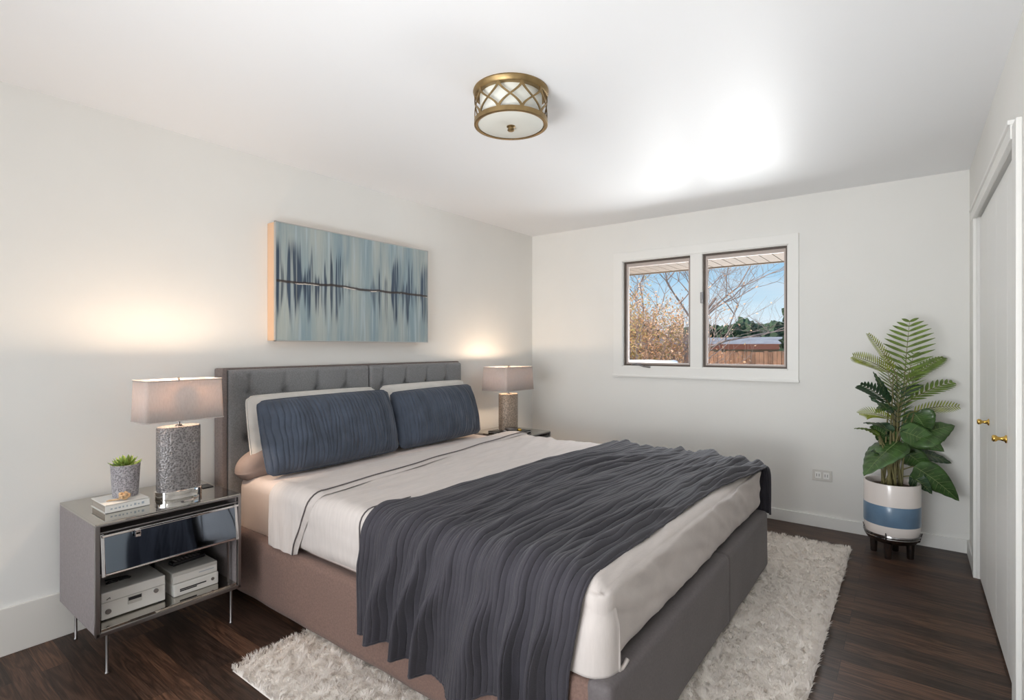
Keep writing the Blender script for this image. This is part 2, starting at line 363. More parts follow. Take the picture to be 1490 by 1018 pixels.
# ---- bedroom window
win = thing('window_1', None, None, ((WX0 + WX1) / 2, YB, WZ0)); win['kind'] = 'structure'
cs = MB(); cx0, cx1, cz0, cz1 = -2.155, -0.66, 1.045, 2.145
cs.box(cx0, cx1, YB - 0.016, YB, cz0, WZ0 + 0.005, 0.003).box(cx0, cx1, YB - 0.016, YB, WZ1 - 0.005, cz1, 0.003)
cs.box(cx0, WX0 + 0.005, YB - 0.0155, YB, WZ0, WZ1, 0.002).box(WX1 - 0.005, cx1, YB - 0.0155, YB, WZ0, WZ1, 0.002)
cs.box(cx0 - 0.005, cx1 + 0.005, YB - 0.024, YB, cz0 - 0.006, cz0 + 0.012, 0.003)
cs.box(-1.46, -1.362, YB - 0.012, YB + 0.10, WZ0, WZ1, 0.003)
for x0, x1 in ((WX0, WX0 + .012), (WX1 - .012, WX1)): cs.box(x0, x1, YB - .006, YB + .13, WZ0, WZ1)
cs.box(WX0, WX1, YB - .006, YB + .13, WZ0, WZ0 + .012).box(WX0, WX1, YB - .006, YB + .13, WZ1 - .012, WZ1)
build('casing', cs, M_trim, win)
for a0, a1 in ((WX0 + .012, -1.46), (-1.362, WX1 - .012)):
    z0, z1 = WZ0 + .012, WZ1 - .012
    def ring(mb, a0, a1, z0, z1, w, y0, y1, wt=None):
        wt = w if wt is None else wt
        mb.box(a0, a0 + w, y0, y1, z0, z1, .001).box(a1 - w, a1, y0, y1, z0, z1, .001)
        mb.box(a0 + w, a1 - w, y0, y1, z0, z0 + w, .001).box(a0 + w, a1 - w, y0, y1, z1 - wt, z1, .001); return mb
    sash = build('sash', ring(MB(), a0, a1, z0, z1, 0.014, YB + .02, YB + .055), M_brown, win)
    build('sash_frame', ring(MB(), a0 + .014, a1 - .014, z0 + .014, z1 - .014, 0.014, YB + .035, YB + .062, 0.030), M_pinkframe, sash)
    build('pane', MB().box(a0 + .026, a1 - .026, YB + .048, YB + .052, z0 + .026, z1 - .04), M_glass, sash)
cr_ = MB().box(-1.99, -1.93, YB - .004, YB + .02, WZ0 + .012, WZ0 + .03, .004).tube([(-1.955, YB + .0, WZ0 + .025), (-1.93, YB - .02, WZ0 + .028), (-1.86, YB - .025, WZ0 + .008), (-1.80, YB - .025, WZ0 + .004)], [.007, .007, .006, .008])
build('crank_handle', cr_, M_steel, win, auto=40)
build('latch', MB().box(-1.375, -1.355, YB - .02, YB + .01, 1.66, 1.75, .004).box(-1.372, -1.358, YB - .03, YB - .01, 1.69, 1.73, .003), M_steel, win)
# ---- closet
tr = MB()
tr.box(XR - 0.016, XR, CY1, CY1 + 0.07, 0, CZ + 0.005, 0.003).box(XR - 0.016, XR, CY0 - 0.09, CY0, 0, CZ + 0.04, 0.003)
tr.box(XR - 0.02, XR, CY0, CY1 + 0.075, CZ - .005, CZ + 0.06, 0.004).box(XR - 0.028, XR, CY0 - .005, CY1 + 0.08, CZ + 0.045, CZ + 0.062, 0.004)
struct(build('trim_closet', tr, M_trim))
for n, (y0, y1, ky) in enumerate((((CY0 + CY1) / 2 + .002, CY1 - .012, 3.50), (CY0 + .006, (CY0 + CY1) / 2 - .002, 2.90))):
    d = thing('door_%d' % (n + 1), None, None, (XR + .03, (y0 + y1) / 2, .012)); d['kind'] = 'structure'
    ym = (y0 + y1) / 2
    build('door_panel', MB().box(XR + .012, XR + .040, y0, ym - .0015, .012, CZ - .012, .003), M_door, d)
    build('door_panel', MB().box(XR + .012, XR + .040, ym + .0015, y1, .012, CZ - .012, .003), M_door, d)
    kn = MB(); prof = [(.0, 0), (.016, 0), (.017, .003), (.010, .008), (.007, .018), (.0075, .026), (.013, .033), (.014, .040), (.010, .045), (0, .046)]
    seg = 20; vs = []; fs = []
    for r_, t_ in prof:
        for k in range(seg):
            a = 2 * PI * k / seg; vs.append((XR + .012 - t_, ky + r_ * math.cos(a), .93 + r_ * math.sin(a)))
    for i in range(len(prof) - 1):
        for k in range(seg): fs.append((i * seg + k, i * seg + (k + 1) % seg, (i + 1) * seg + (k + 1) % seg, (i + 1) * seg + k))
    kn.add(vs, fs); build('knob', kn, M_gold, d, smooth=True)
struct(build('closet_dark_sheet', MB().box(XR + .045, XR + .06, CY0, CY1, 0, CZ), M_dark))  # dark sheet behind the doors, stands in for shade in their gaps
M_outlet = mat('outlet_plastic', (0.68, 0.66, 0.62), 0.35)
# ---- outlet on the back wall
ot = thing('wall_outlet', 'white double socket plate low on the wall under the window', 'power outlet', (-.51, YB, .30))
ox = -.51
build('cover_plate', MB().box(ox - .062, ox + .062, YB - .006, YB, .335, .415, .003), M_outlet, ot)
for s_ in (-1, 1):
    r_ = build('receptacle', MB().box(ox + s_ * .026 - .019, ox + s_ * .026 + .019, YB - .0085, YB - .004, .352, .398, .003), M_door, ot)
    build('slot', MB().box(ox + s_ * .026 - .009, ox + s_ * .026 - .006, YB - .0092, YB - .008, .366, .386).box(ox + s_ * .026 + .006, ox + s_ * .026 + .009, YB - .0092, YB - .008, .366, .386), M_dark, r_)

# ---------------------------------------------------------------- ceiling light
cl = thing('ceiling_light', 'round antique brass flush ceiling light with interlaced arches', 'ceiling light', (-1.40, 1.85, H))
CX, CYY, RR = -1.40, 1.85, 0.158
build('mounting_ring', MB().lathe([(RR - .02, H), (RR + .006, H), (RR + .008, H - .006), (RR + .003, H - .022), (RR - .002, H - .026), (RR - .02, H - .026)], CX, CYY, 64), M_brass, cl, auto=35)
build('inner_drum', MB().lathe([(RR - .022, H - .02), (RR - .022, H - .135)], CX, CYY, 64, cap=False), M_fabric_diff, cl, smooth=True)
ltc = MB(); NA = 10; zt, zb = H - .024, H - .138
for k in range(NA):
    for s_ in (-1, 1):
        a0 = 2 * PI * k / NA; vs = []; fs = []; n_ = 14
        for i in range(n_ + 1):
            t_ = i / n_; w_ = .5 - .5 * math.cos(PI * t_)
            w_ = .5 * w_ + .5 * t_ if False else w_
            a = a0 + s_ * w_ * 2 * PI / NA * 1.0; z = zt + (zb - zt) * t_
            da = .0060 / RR
            for (rr, aa) in ((RR - .002, a - da), (RR + .002, a - da), (RR + .002, a + da), (RR - .002, a + da)):
                vs.append((CX + rr * math.cos(aa), CYY + rr * math.sin(aa), z))
        for i in range(n_):
            for j in range(4): fs.append((i * 4 + j, i * 4 + (j + 1) % 4, (i + 1) * 4 + (j + 1) % 4, (i + 1) * 4 + j))
        ltc.add(vs, fs)
build('arch_lattice', ltc, M_brass, cl, auto=40)
build('bottom_ring', MB().lathe([(RR - .004, H - .130), (RR + .003, H - .130), (RR + .003, H - .150), (RR - .003, H - .152), (RR - .013, H - .150), (RR - .013, H - .146), (RR - .006, H - .142), (RR - .004, H - .130)], CX, CYY, 64), M_brass, cl, auto=35)
build('diffuser', MB().lathe([(0, H - .152), (.06, H - .1515), (RR - .018, H - .149), (RR - .012, H - .145), (RR - .022, H - .140), (0, H - .140)], CX, CYY, 64), M_fabric_diff, cl, smooth=True)
build('finial', MB().lathe([(0, H - .150), (.018, H - .150), (.019, H - .155), (.013, H - .158), (.013, H - .166), (.016, H - .169), (.012, H - .173), (0, H - .174)], CX, CYY, 28), M_brass, cl, auto=40)

# ---------------------------------------------------------------- painting
def mat_painting():
    m = bpy.data.materials.new('abstract_painting'); m.use_nodes = True; nt = m.node_tree; b = nt.nodes['Principled BSDF']; L = nt.links.new
    def N(t, **k):
        n = nt.nodes.new(t)
        for a, v in k.items(): setattr(n, a, v)
        return n
    def MA(op, a, b_=None, c=None):
        n = N('ShaderNodeMath', operation=op)
        for i, v in enumerate((a, b_, c)):
            if v is None: continue
            if isinstance(v, (int, float)): n.inputs[i].default_value = v
            else: L(v, n.inputs[i])
        return n.outputs[0]
    def noi(sy, sz, sc, det=3, off=0.0):
        cm = N('ShaderNodeCombineXYZ'); L(MA('MULTIPLY', Y, sy), cm.inputs[0]); L(MA('MULTIPLY', Z, sz), cm.inputs[1]); cm.inputs[2].default_value = off
        n = N('ShaderNodeTexNoise'); n.inputs['Scale'].default_value = sc; n.inputs['Detail'].default_value = det; L(cm.outputs[0], n.inputs['Vector']); return n.outputs['Fac']
    def ramp(v, a, b_):
        n = N('ShaderNodeMapRange'); n.interpolation_type = 'SMOOTHSTEP'; L(v, n.inputs[0]); n.inputs[1].default_value = a; n.inputs[2].default_value = b_; return n.outputs[0]
    def mixc(f, c1, c2):
        n = N('ShaderNodeMix', data_type='RGBA')
        if isinstance(f, (int, float)): n.inputs[0].default_value = f
        else: L(f, n.inputs[0])
        for i, c in ((6, c1), (7, c2)):
            if isinstance(c, tuple): n.inputs[i].default_value = (*c, 1)
            else: L(c, n.inputs[i])
        return n.outputs[2]
    g = N('ShaderNodeTexCoord'); sp = N('ShaderNodeSeparateXYZ'); L(g.outputs['Object'], sp.inputs[0])
    Y, Z = sp.outputs[1], sp.outputs[2]       # y 0..1.22 , z 0..0.70 in the painting's frame
    line = MA('ADD', MA('MULTIPLY', noi(2.5, 0, 1.5, 4), .045), .335)
    d = MA('SUBTRACT', Z, line); ad = MA('ABSOLUTE', d)
    base_ = mixc(ramp(noi(5, .5, 1.6, 3), .35, .65), (0.43, 0.47, 0.44), (0.25, 0.34, 0.38))
    base_ = mixc(MA('MULTIPLY', ramp(noi(60, 2, 1.4, 4, 7.7), .5, .8), .35), base_, (0.10, 0.16, 0.20))
    base_ = mixc(MA('MULTIPLY', ramp(noi(22, 1.2, 1.6, 3, 3.1), .5, .72), .65), base_, (0.46, 0.55, 0.59))
    base_ = mixc(MA('MULTIPLY', ramp(noi(9, 1.0, 1.5, 3, 5.1), .52, .75), .5), base_, (0.14, 0.23, 0.29))
    # dark strokes whose reach from the line differs from stroke to stroke
    reach = MA('MULTIPLY', ramp(noi(26, .8, 1.0, 4, 9.0), .34, .60), .25)
    group = MA('MAXIMUM', ramp(MA('ABSOLUTE', MA('SUBTRACT', Y, .60)), .07, .15), .0)
    reach = MA('MULTIPLY', reach, MA('ADD', MA('MULTIPLY', group, .95), .08))
    dark = MA('SUBTRACT', 1.0, ramp(MA('SUBTRACT', ad, reach), -.09, .03))
    stre = ramp(noi(75, 1.4, 1.3, 5, 21.0), .38, .56)
    dk = MA('MULTIPLY', dark, MA('ADD', MA('MULTIPLY', stre, .8), .2))
    dk = MA('MULTIPLY', dk, .95)
    c = mixc(dk, base_, mixc(noi(14, 1, 1, 2, 4.4), (0.006, 0.014, 0.035), (0.055, 0.10, 0.17)))
    c = mixc(MA('MULTIPLY', MA('MULTIPLY', dark, ramp(noi(40, 1.5, 1.3, 3, 33.0), .6, .75)), .5), c, (0.02, 0.02, 0.025))
    ln = MA('SUBTRACT', 1.0, ramp(ad, .004, .011)); c = mixc(MA('MULTIPLY', ln, .9), c, (0.035, 0.02, 0.015))
    l2 = MA('SUBTRACT', 1.0, ramp(MA('ABSOLUTE', MA('ADD', d, .006)), .0015, .004)); c = mixc(MA('MULTIPLY', l2, ramp(noi(9, 0, 1.3, 3, 8.8), .45, .6)), c, (0.75, 0.68, 0.60))
    L(c, b.inputs['Base Color']); b.inputs['Roughness'].default_value = 0.45
    return m
PY0, PY1, PZ0, PZ1, PD = 1.635, 2.86, 1.335, 2.04, 0.095
pt = thing('wall_painting', 'wide abstract canvas of dark blue and grey vertical strokes on the wall above the bed', 'painting', (XL, PY0, PZ0))
build('stretcher', MB().box(XL + .001, XL + PD - .012, PY0 + .004, PY1 - .004, PZ0 + .004, PZ1 - .004, .003), M_canvas_side, pt)
build('canvas', MB().box(XL + PD - .012, XL + PD, PY0 + .006, PY1 - .006, PZ0 + .006, PZ1 - .006), mat_painting(), pt)
pf = MB()
for a in ((PY0, PY0 + .006, PZ0, PZ1), (PY1 - .006, PY1, PZ0, PZ1), (PY0, PY1, PZ0, PZ0 + .006), (PY0, PY1, PZ1 - .006, PZ1)):
    pf.box(XL + PD - .014, XL + PD + .003, *a, .001)
build('frame', pf, M_silver, pt)

# ---------------------------------------------------------------- bed
BX0, BX1, BY0, BY1 = XL + .005, -0.66, 1.335, 3.345
bed = thing('bed', 'large upholstered bed with tufted grey headboard and low padded rails', 'bed', ((BX0 + BX1) / 2, (BY0 + BY1) / 2, 0))
HZ = 1.18; HF = -2.955
def tuft(y0, y1):
    ys = [y0 + .12 + .213 * k * (y1 - y0) / .94 for k in range(4)]
    def f(p, n):
        if n.x < .5: return Vector((0, 0, 0))
        d = 0
        for k, yy in enumerate(ys):
            if k < 4: d -= .012 * math.exp(-((p.y - yy) / .010) ** 2) * sm(1.03, 1.06, p.z) * (1 - sm(HZ - .05, HZ, p.z))
            for zz in (1.035, .80):
                d -= .032 * math.exp(-(((p.y - yy) / .022) ** 2 + ((p.z - zz) / .022) ** 2)) + .010 * math.exp(-(((p.y - yy) / .06) ** 2 + ((p.z - zz) / .06) ** 2))
        d += .006 * math.sin((p.y - y0) / (y1 - y0) * PI)
        return Vector((d, 0, 0))
    return f
for y0, y1 in ((BY0 + .03, 2.305), (2.309, 3.235)):
    build('headboard_cushion', MB().rbox((HF - .055, y0, .30), (HF, y1, HZ - .004), .02, .013, tuft(y0, y1)), M_uph, bed, smooth=True)
hb = MB().box(BX0, HF - .055, BY0, 3.262, .0, HZ + .005, .01).box(HF - .06, HF - .004, BY0, BY0 + .028, .0, HZ + .005, .008)
M_hbf = mat('taupe_headboard_edge', (0.20, 0.165, 0.155), 0.85, noise_amt=0.16, noise_scale=140, bump=0.3, bump_scale=420)
build('headboard_frame', hb, M_hbf, bed, auto=40)
def soft(amp, fr, seed):
    return lambda p, n: n * (amp * noise.noise(p * fr + Vector((seed, 0, 0))))
RT = .345
build('side_rail', MB().rbox((HF, BY0, .035), (BX1 - .05, BY0 + .07, RT), .018, .03, soft(.004, 5, 1)), M_rail, bed, smooth=True)
build('side_rail', MB().rbox((HF, BY1 - .07, .035), (BX1 - .05, BY1, RT), .018, .05), M_rail, bed, smooth=True)
def footd(p, n):
    v = n * (.005 * noise.noise(p * 5)); ym = 2.52
    if n.x > .3 or n.z > .3: v += n * (-.007 * math.exp(-((p.y - ym) / .006) ** 2))
    return v
build('foot_panel', MB().rbox((BX1 - .085, BY0 - .006, .035), (BX1, BY1 + .004, RT + .01), .024, .012, footd), M_foot, bed, smooth=True)
build('slat_base', MB().box(HF, BX1 - .085, BY0 + .07, BY1 - .07, .22, .26), M_dark, bed)
for x in (HF + .15, BX1 - .15):
    for y in (BY0 + .15, BY1 - .15): build('foot', MB().lathe([(.022, .016 if x > -2 else 0), (.026, .05)], x, y, 16), M_black, bed)
# mattress
MZ = .60
mt = build('mattress', MB().rbox((HF + .005, BY0 + .074, .262), (BX1 - .095, BY1 - .074, MZ), .055, .03, soft(.006, 3, 4)), M_sheet, smooth=True)
tag(mt, 'blush fitted-sheet mattress resting in the padded bed frame', 'mattress')
# duvet
DX0, DX1 = -2.47, BX1 - .035
def duv(p, n):
    v = Vector((0, 0, 0)); q = p
    if n.z > .4:
        v.z += .012 * noise.noise(Vector((q.x * 2.2, q.y * 1.6, 1))) + .006 * noise.noise(Vector((q.x * 9, q.y * 2.2, 5)))
        v.z += .009 * (1 - abs(noise.noise(Vector((q.x * 8 + q.y * 2, q.y * 1.6, 9))))) ** 3 + .004 * noise.noise(Vector((q.x * 22, q.y * 3, 2)))
        v.z -= .02 * sm(-1.0, -.66, q.x)
    else:
        w = sm(MZ, .35, q.z)
        a = .006 * noise.noise(Vector((q.x * 7, q.y * 7, q.z * 2.0))) * (0.3 + w)
        a += .007 * noise.noise(Vector((q.x * 3 + q.z * 9, q.y * 5 + q.z * 16, 3)))
        v += Vector((n.x, n.y, 0)) * (a + .012 * (1 - w) * 0)
        if n.x > .3:   # foot face leans out a little and creases diagonally
            v.x += .014 * (1 - .7 * w) * noise.noise(Vector((q.y * 3.5 + q.z * 7, q.z * 2, 6))) + .012 * (1 - .7 * w) * (1 - abs(noise.noise(Vector((q.y * 7 + q.z * 12, q.z * 3, 2))))) ** 4
    return v
dv = thing('duvet', 'oatmeal linen duvet spread over the mattress and tucked into the rails', 'duvet', ((DX0 + DX1) / 2, (BY0 + BY1) / 2, .34))
build('cover', MB().rbox((DX0, BY0 + .012, .352), (DX1, BY1 - .012, MZ + .03), .065, .0125, duv, skip_bottom=True), M_duvet, dv, smooth=True)
# folded-back top edge: a band laid over the head end of the duvet, with its rolled lip
def cuff(u, v):
    # v across: head (0) -> lip (1); u: along the bed width wrap from near hem to far hem
    L0 = .24; Wd = BY1 - BY0 - .02; Rr = .07; tot = L0 * 2 + Wd; s_ = u * tot
    xh = -2.50 + .02 * math.sin(u * 5); xl = -2.25 + .13 * sm(0, .14, u) - .24 * sm(.08, .9, u) + .02 * noise.noise(Vector((u * 6, 0, 0)))
    x = xh + (xl - xh) * v; th = .012 + .008 * math.sin(v * PI) + (.006 * sm(.7, .95, v)) - .018 * sm(.96, 1, v) - .02 * (1 - sm(0, .06, v))
    zt_ = MZ + .032 + th; wr = .003 * noise.noise(Vector((x * 20, u * 9, 2)))
    yn, yf = BY0 + .010 - th, BY1 - .010 + th
    if s_ < L0 - .0: y = yn; z = zt_ - Rr - (L0 - s_) * 1.0 + 0.0
    if s_ < L0: return (x - .10 * (1 - v) * 0 + .05 * (L0 - s_) * (1 - v), yn + wr * 2 , max(.350, zt_ - Rr - (L0 - s_)))
    if s_ > tot - L0: return (x, yf, max(.335, zt_ - Rr - (s_ - tot + L0)))
    t_ = s_ - L0; arc = Rr * PI / 2
    if t_ < arc: a = t_ / Rr; return (x, yn + Rr - Rr * math.cos(a), zt_ - Rr + Rr * math.sin(a) + wr)
    if t_ > Wd - arc: a = (Wd - t_) / Rr; return (x, yf - Rr + Rr * math.cos(a), zt_ - Rr + Rr * math.sin(a))
    k = (t_ - arc) / (Wd - 2 * arc); y = yn + Rr + k * (yf - yn - 2 * Rr)
    return (x, y, zt_ + wr + .008 * noise.noise(Vector((x * 3, y * 2, 7))))
build('folded_cuff', MB().grid(200, 34, cuff, flip=True), M_duvet, dv, smooth=True)
# dark piping along the lip of the fold and a second seam nearer the throw
M_pip = mat('taupe_piping', (0.11, 0.095, 0.095), 0.8)
build('piping', MB().tube([Vector(cuff(u_ / 120, .955)) + Vector((.004, 0, .001)) for u_ in range(0, 118)], .0032, 6), M_pip, dv, smooth=True)
seam = []
for i in range(26):
    t_ = i / 25 * .50; yn = BY0 + .012; zt_ = MZ + .032; arc = .065 * PI / 2
    if t_ < .20: seam.append((-1.79 + .03 * (.2 - t_), yn - .003, zt_ - .065 - (.20 - t_)))
    elif t_ < .20 + arc: a = (t_ - .20) / .065; seam.append((-1.79, yn + .065 - .068 * math.cos(a), zt_ - .065 + .068 * math.sin(a)))
    else: seam.append((-1.79 + .06 * (t_ - .3), yn + .065 + t_ - .20 - arc, zt_ + .003))
build('piping', MB().tube(seam, .0028, 6), M_pip, dv, smooth=True)
# the near foot corner: the side of the duvet wraps round the corner and ends in a loose vertical edge with a turned-up hem
def flap(u, v):
    """u round the corner (side face -> foot face), v from the top down"""
    z = .575 - .222 * v; off = -.006 + .016 * sm(0, .45, v) * (.3 + .7 * u); r_ = .065; cx_, cy_ = DX1 - r_, BY0 + .012 + r_
    d_ = u * .225; a_len = r_ * PI / 2
    if d_ < .11: return (cx_ - (.11 - d_), cy_ - r_ - off, z)
    if d_ < .11 + a_len: a = (d_ - .11) / r_; return (cx_ + (r_ + off) * math.sin(a), cy_ - (r_ + off) * math.cos(a), z)
    k = d_ - .11 - a_len; return (cx_ + r_ + off + .006 * math.sin(k * 30), cy_ + k * (1 - .5 * (1 - sm(0, .35, v))), z)
build('corner_flap', MB().grid(60, 26, flap), M_duvet, dv, smooth=True, solid=.004)
edge = [Vector(flap(1, k / 20)) for k in range(21)]; last = edge[-1]
edge += [last + Vector((.002 * k, .011 * k, .0012 * k * k - .002)) for k in range(1, 5)]
build('flap_hem', MB().tube(edge, [.003 + .0035 * min(1, k / 16) for k in range(len(edge))], 8), M_duvet, dv, smooth=True)

# throw blanket
def blanket(u, v):
    # u across x (head side 0 .. foot side 1), v along the wrap from the near hem to the far hem
    Ln = .385 - .05 * math.sin(u * 9.0) * .5 - .03 * u + .02 * noise.noise(Vector((u * 5, 2, 2))); Lf = .20; yn, yf = BY0 - .002, BY1 + .004; Rr = .085
    arc = Rr * PI / 2; Wd = (yf - yn - 2 * Rr) + 2 * arc; tot = Ln + Wd + Lf; s_ = v * tot
    hang = max(0, (Ln - s_)) ; yy = (s_ - Ln) / Wd
    hk = sm(-.05, .30, Ln + .05 - s_)
    x0 = -1.72 + .08 * sm(0, 1, yy) + .015 * math.sin(yy * 9); x1 = -.752 + .10 * sm(.55, 1.0, yy) * 1.0 - .05 * hk
    x0 += -.02 * hk
    warp = .05 * noise.noise(Vector((yy * 1.4, u * 2.2, 3))) + .018 * math.sin(yy * 7 + u * 5)
    uu = u + warp * math.sin(PI * u)
    x = x0 + (x1 - x0) * uu
    # folds
    ph = 6.4 * u + 1.5 * noise.noise(Vector((u * 2.3, yy * 1.7, 8))) + .35 * math.sin(yy * 4 + 2)
    fold = .5 + .5 * math.sin(2 * PI * ph); fold = fold ** 1.6
    ph2 = 13 * u + 1.2 * noise.noise(Vector((u * 3, yy * 3.2, 18))); fold2 = (.5 + .5 * math.sin(2 * PI * ph2)) ** 2
    wr = noise.noise(Vector((u * 15, yy * 6, 4))) + .5 * noise.noise(Vector((u * 30, yy * 14, 4)))
    top = .010 + .028 * fold * max(.15, .7 + 1.1 * noise.noise(Vector((yy * 2.4, u * 3, 12)))) + .010 * fold2 + .0075 * wr
    side = .012 + (.014 + .058 * hk) * fold + .010 * fold2 * (1 - hk * .5)
    rib = abs(math.sin(PI * (u * 58 + .35 * noise.noise(Vector((yy * 6, u * 9, 30))) + .12 * math.sin(yy * 60)))) ** .38
    ribh = .0075 * rib
    edge = sm(0, .012, u) * sm(0, .012, 1 - u); th = 1.0
    zt_ = MZ + .033 - .02 * sm(-1.0, -.66, x)
    top = top * (.35 + .65 * edge) + ribh; side = side * (.5 + .5 * edge) + ribh
    # gathers also move sideways on the hang
    x += hk * .009 * math.sin(2 * PI * ph + 1.2)
    if s_ < Ln:
        k = min(1, (Ln - s_) / .1); o_ = top * (1 - k) + side * k
        return (x, yn - o_, zt_ - Rr - (Ln - s_))
    if s_ > Ln + Wd:
        o_ = top; return (x, yf + o_, zt_ - Rr - (s_ - Ln - Wd))
    t_ = s_ - Ln
    if t_ < arc:
        a = t_ / Rr; r_ = Rr + top; return (x, yn + Rr - r_ * math.cos(a), zt_ - Rr + r_ * math.sin(a))
    if t_ > Wd - arc:
        a = (Wd - t_) / Rr; r_ = Rr + top; return (x, yf - Rr + r_ * math.cos(a), zt_ - Rr + r_ * math.sin(a))
    return (x, yn + Rr + (t_ - arc), zt_ + top)
bk = thing('throw_blanket', 'dark slate channel-quilted throw gathered across the foot of the bed', 'blanket', (-1.25, 2.3, .2))
build('quilted_cloth', MB().grid(640, 280, blanket, flip=True), M_blanket, bk, smooth=True, solid=.004)
def edge_pts(fn, n=120):
    return [Vector(fn(i / (n - 1))) for i in range(n)]
hem = MB().tube(edge_pts(lambda t: blanket(t, 0.0), 200), .006, 6).tube(edge_pts(lambda t: blanket(1.0, t), 200), .006, 6).tube(edge_pts(lambda t: blanket(0.0, t), 200), .006, 6)
build('binding', hem, M_blanket, bk, smooth=True)

# pillows -------------------------------------------------------------
def pillow(name, label, cat, center, w, h, d, tilt, m, pleat=0, seed=0, piping=None, group=None, flange=0.0, rz=0.0, flat=False, tw=0.0):
    """w along y, h up, d thickness; leans back by tilt"""
    rot = Matrix.Rotation(rz, 3, 'Z') @ Matrix.Rotation(-tilt, 3, 'Y')
    c = Vector(center); N_ = 90; mb = MB()
    def shape(u, v, sd):
        a, b_ = 2 * u - 1, 2 * v - 1
        ea = 1 - abs(a) ** 2.6; eb = 1 - abs(b_) ** 2.6
        t_ = (max(0, ea) ** .5) * (max(0, eb) ** .62)
        y = a * w / 2 * (1 - .045 * (1 - b_ * b_) * 0 + .0); z = b_ * h / 2 
        cc_ = 1 - .045 * (abs(a) * abs(b_)) ** 22; y *= (1 + .012 * (1 - b_ * b_)) * cc_; z *= (1 + .02 * (1 - a * a)) * cc_
        z += tw * a * .03
        wob = .006 * noise.noise(Vector((a * 2.5 + seed, b_ * 3, sd * 2)))
        x = sd * (d / 2 * t_ + wob * t_)
        if pleat and sd > 0:
            pp = a * pleat + 1.1 * noise.noise(Vector((a * 7, b_ * .5, seed))) + .15 * noise.noise(Vector((a * 3, b_ * 3, seed)))
            x += .011 * (abs(math.sin(PI * pp)) ** .32 - .7) * (1 + .7 * noise.noise(Vector((a * 11, 0, seed)))) * min(1, t_ * 3) + .004 * noise.noise(Vector((a * 30, b_ * 2, seed))) * t_
        elif sd > 0: x += .006 * noise.noise(Vector((a * 6, b_ * 5, seed + 4))) * t_
        return c + rot @ Vector((x, y, z))
    nu = 460 if pleat else 60; nv = 60 if pleat else 40
    mb.grid(nu, nv, lambda u, v: shape(u, v, 1), flip=False); mb.grid(nu, nv, lambda u, v: shape(u, v, -1), flip=True)
    root = thing(name, label, cat, (c.x, c.y, c.z - h / 2 * math.cos(tilt)), 0, group)
    build('cushion', mb, m, root, smooth=True)
    ring_ = [shape(u, 0, 0) for u in [i / 40 for i in range(41)]] + [shape(1, v, 0) for v in [i / 24 for i in range(1, 25)]] + [shape(1 - u, 1, 0) for u in [i / 40 for i in range(1, 41)]] + [shape(0, 1 - v, 0) for v in [i / 24 for i in range(1, 25)]]
    build('piping', MB().tube(ring_, .0045, 6), piping or m, root, smooth=True)
    if flange:
        def fl(side):
            def f(u, v):
                p = shape(u, 1.0, 0) if side == 't' else shape(0.0 if side == 'l' else 1.0, u, 0)
                dirv = rot @ (Vector((0, 0, 1)) if side == 't' else Vector((0, -1 if side == 'l' else 1, 0)))
                return p + dirv * flange * v + rot @ Vector((.004 * math.sin(u * 40), 0, 0)) * v
            return f
        fm = MB()
        for s_ in 'tlr': fm.grid(60, 4, fl(s_))
        build('flange', fm, m, root, smooth=True, solid=.003)
    return root
pillow('pillow', 'navy pleated rectangular pillow nearest the silver lamp, in front on the bed', 'pillow', (-2.745, 1.885, .818), .885, .405, .21, R(17), M_navy, 17, 1, group='navy pleated pillows', tw=.1)
pillow('pillow', 'navy pleated rectangular pillow on the far half of the bed', 'pillow', (-2.765, 2.775, .812), .82, .385, .20, R(17), M_navy, 15, 5, group='navy pleated pillows', tw=.2)
pillow('pillow', 'white pillow showing behind the near navy pillow', 'pillow', (-2.872, 1.875, .825), .87, .415, .085, R(12), M_white, 0, 9, group='white pillows at the headboard')
pillow('pillow', 'white pillow showing behind the far navy pillow', 'pillow', (-2.88, 2.79, .83), .85, .41, .085, R(12), M_white, 0, 12, group='white pillows at the headboard')
build_p = MB().rbox((HF + .008, BY0 + .035, MZ - .02), (HF + .145, BY0 + .42, .80), .065, .02, lambda p, n: n * (.008 * noise.noise(p * 6)) + Vector((0, 0, -.10 * sm(BY0 + .27, BY0 + .02, p.y) * sm(.6, .75, p.z))))
tag(build('bolster_pillow', build_p, M_tan, smooth=True), 'taupe sleeping pillow tucked low at the headboard behind the near navy pillow', 'pillow')

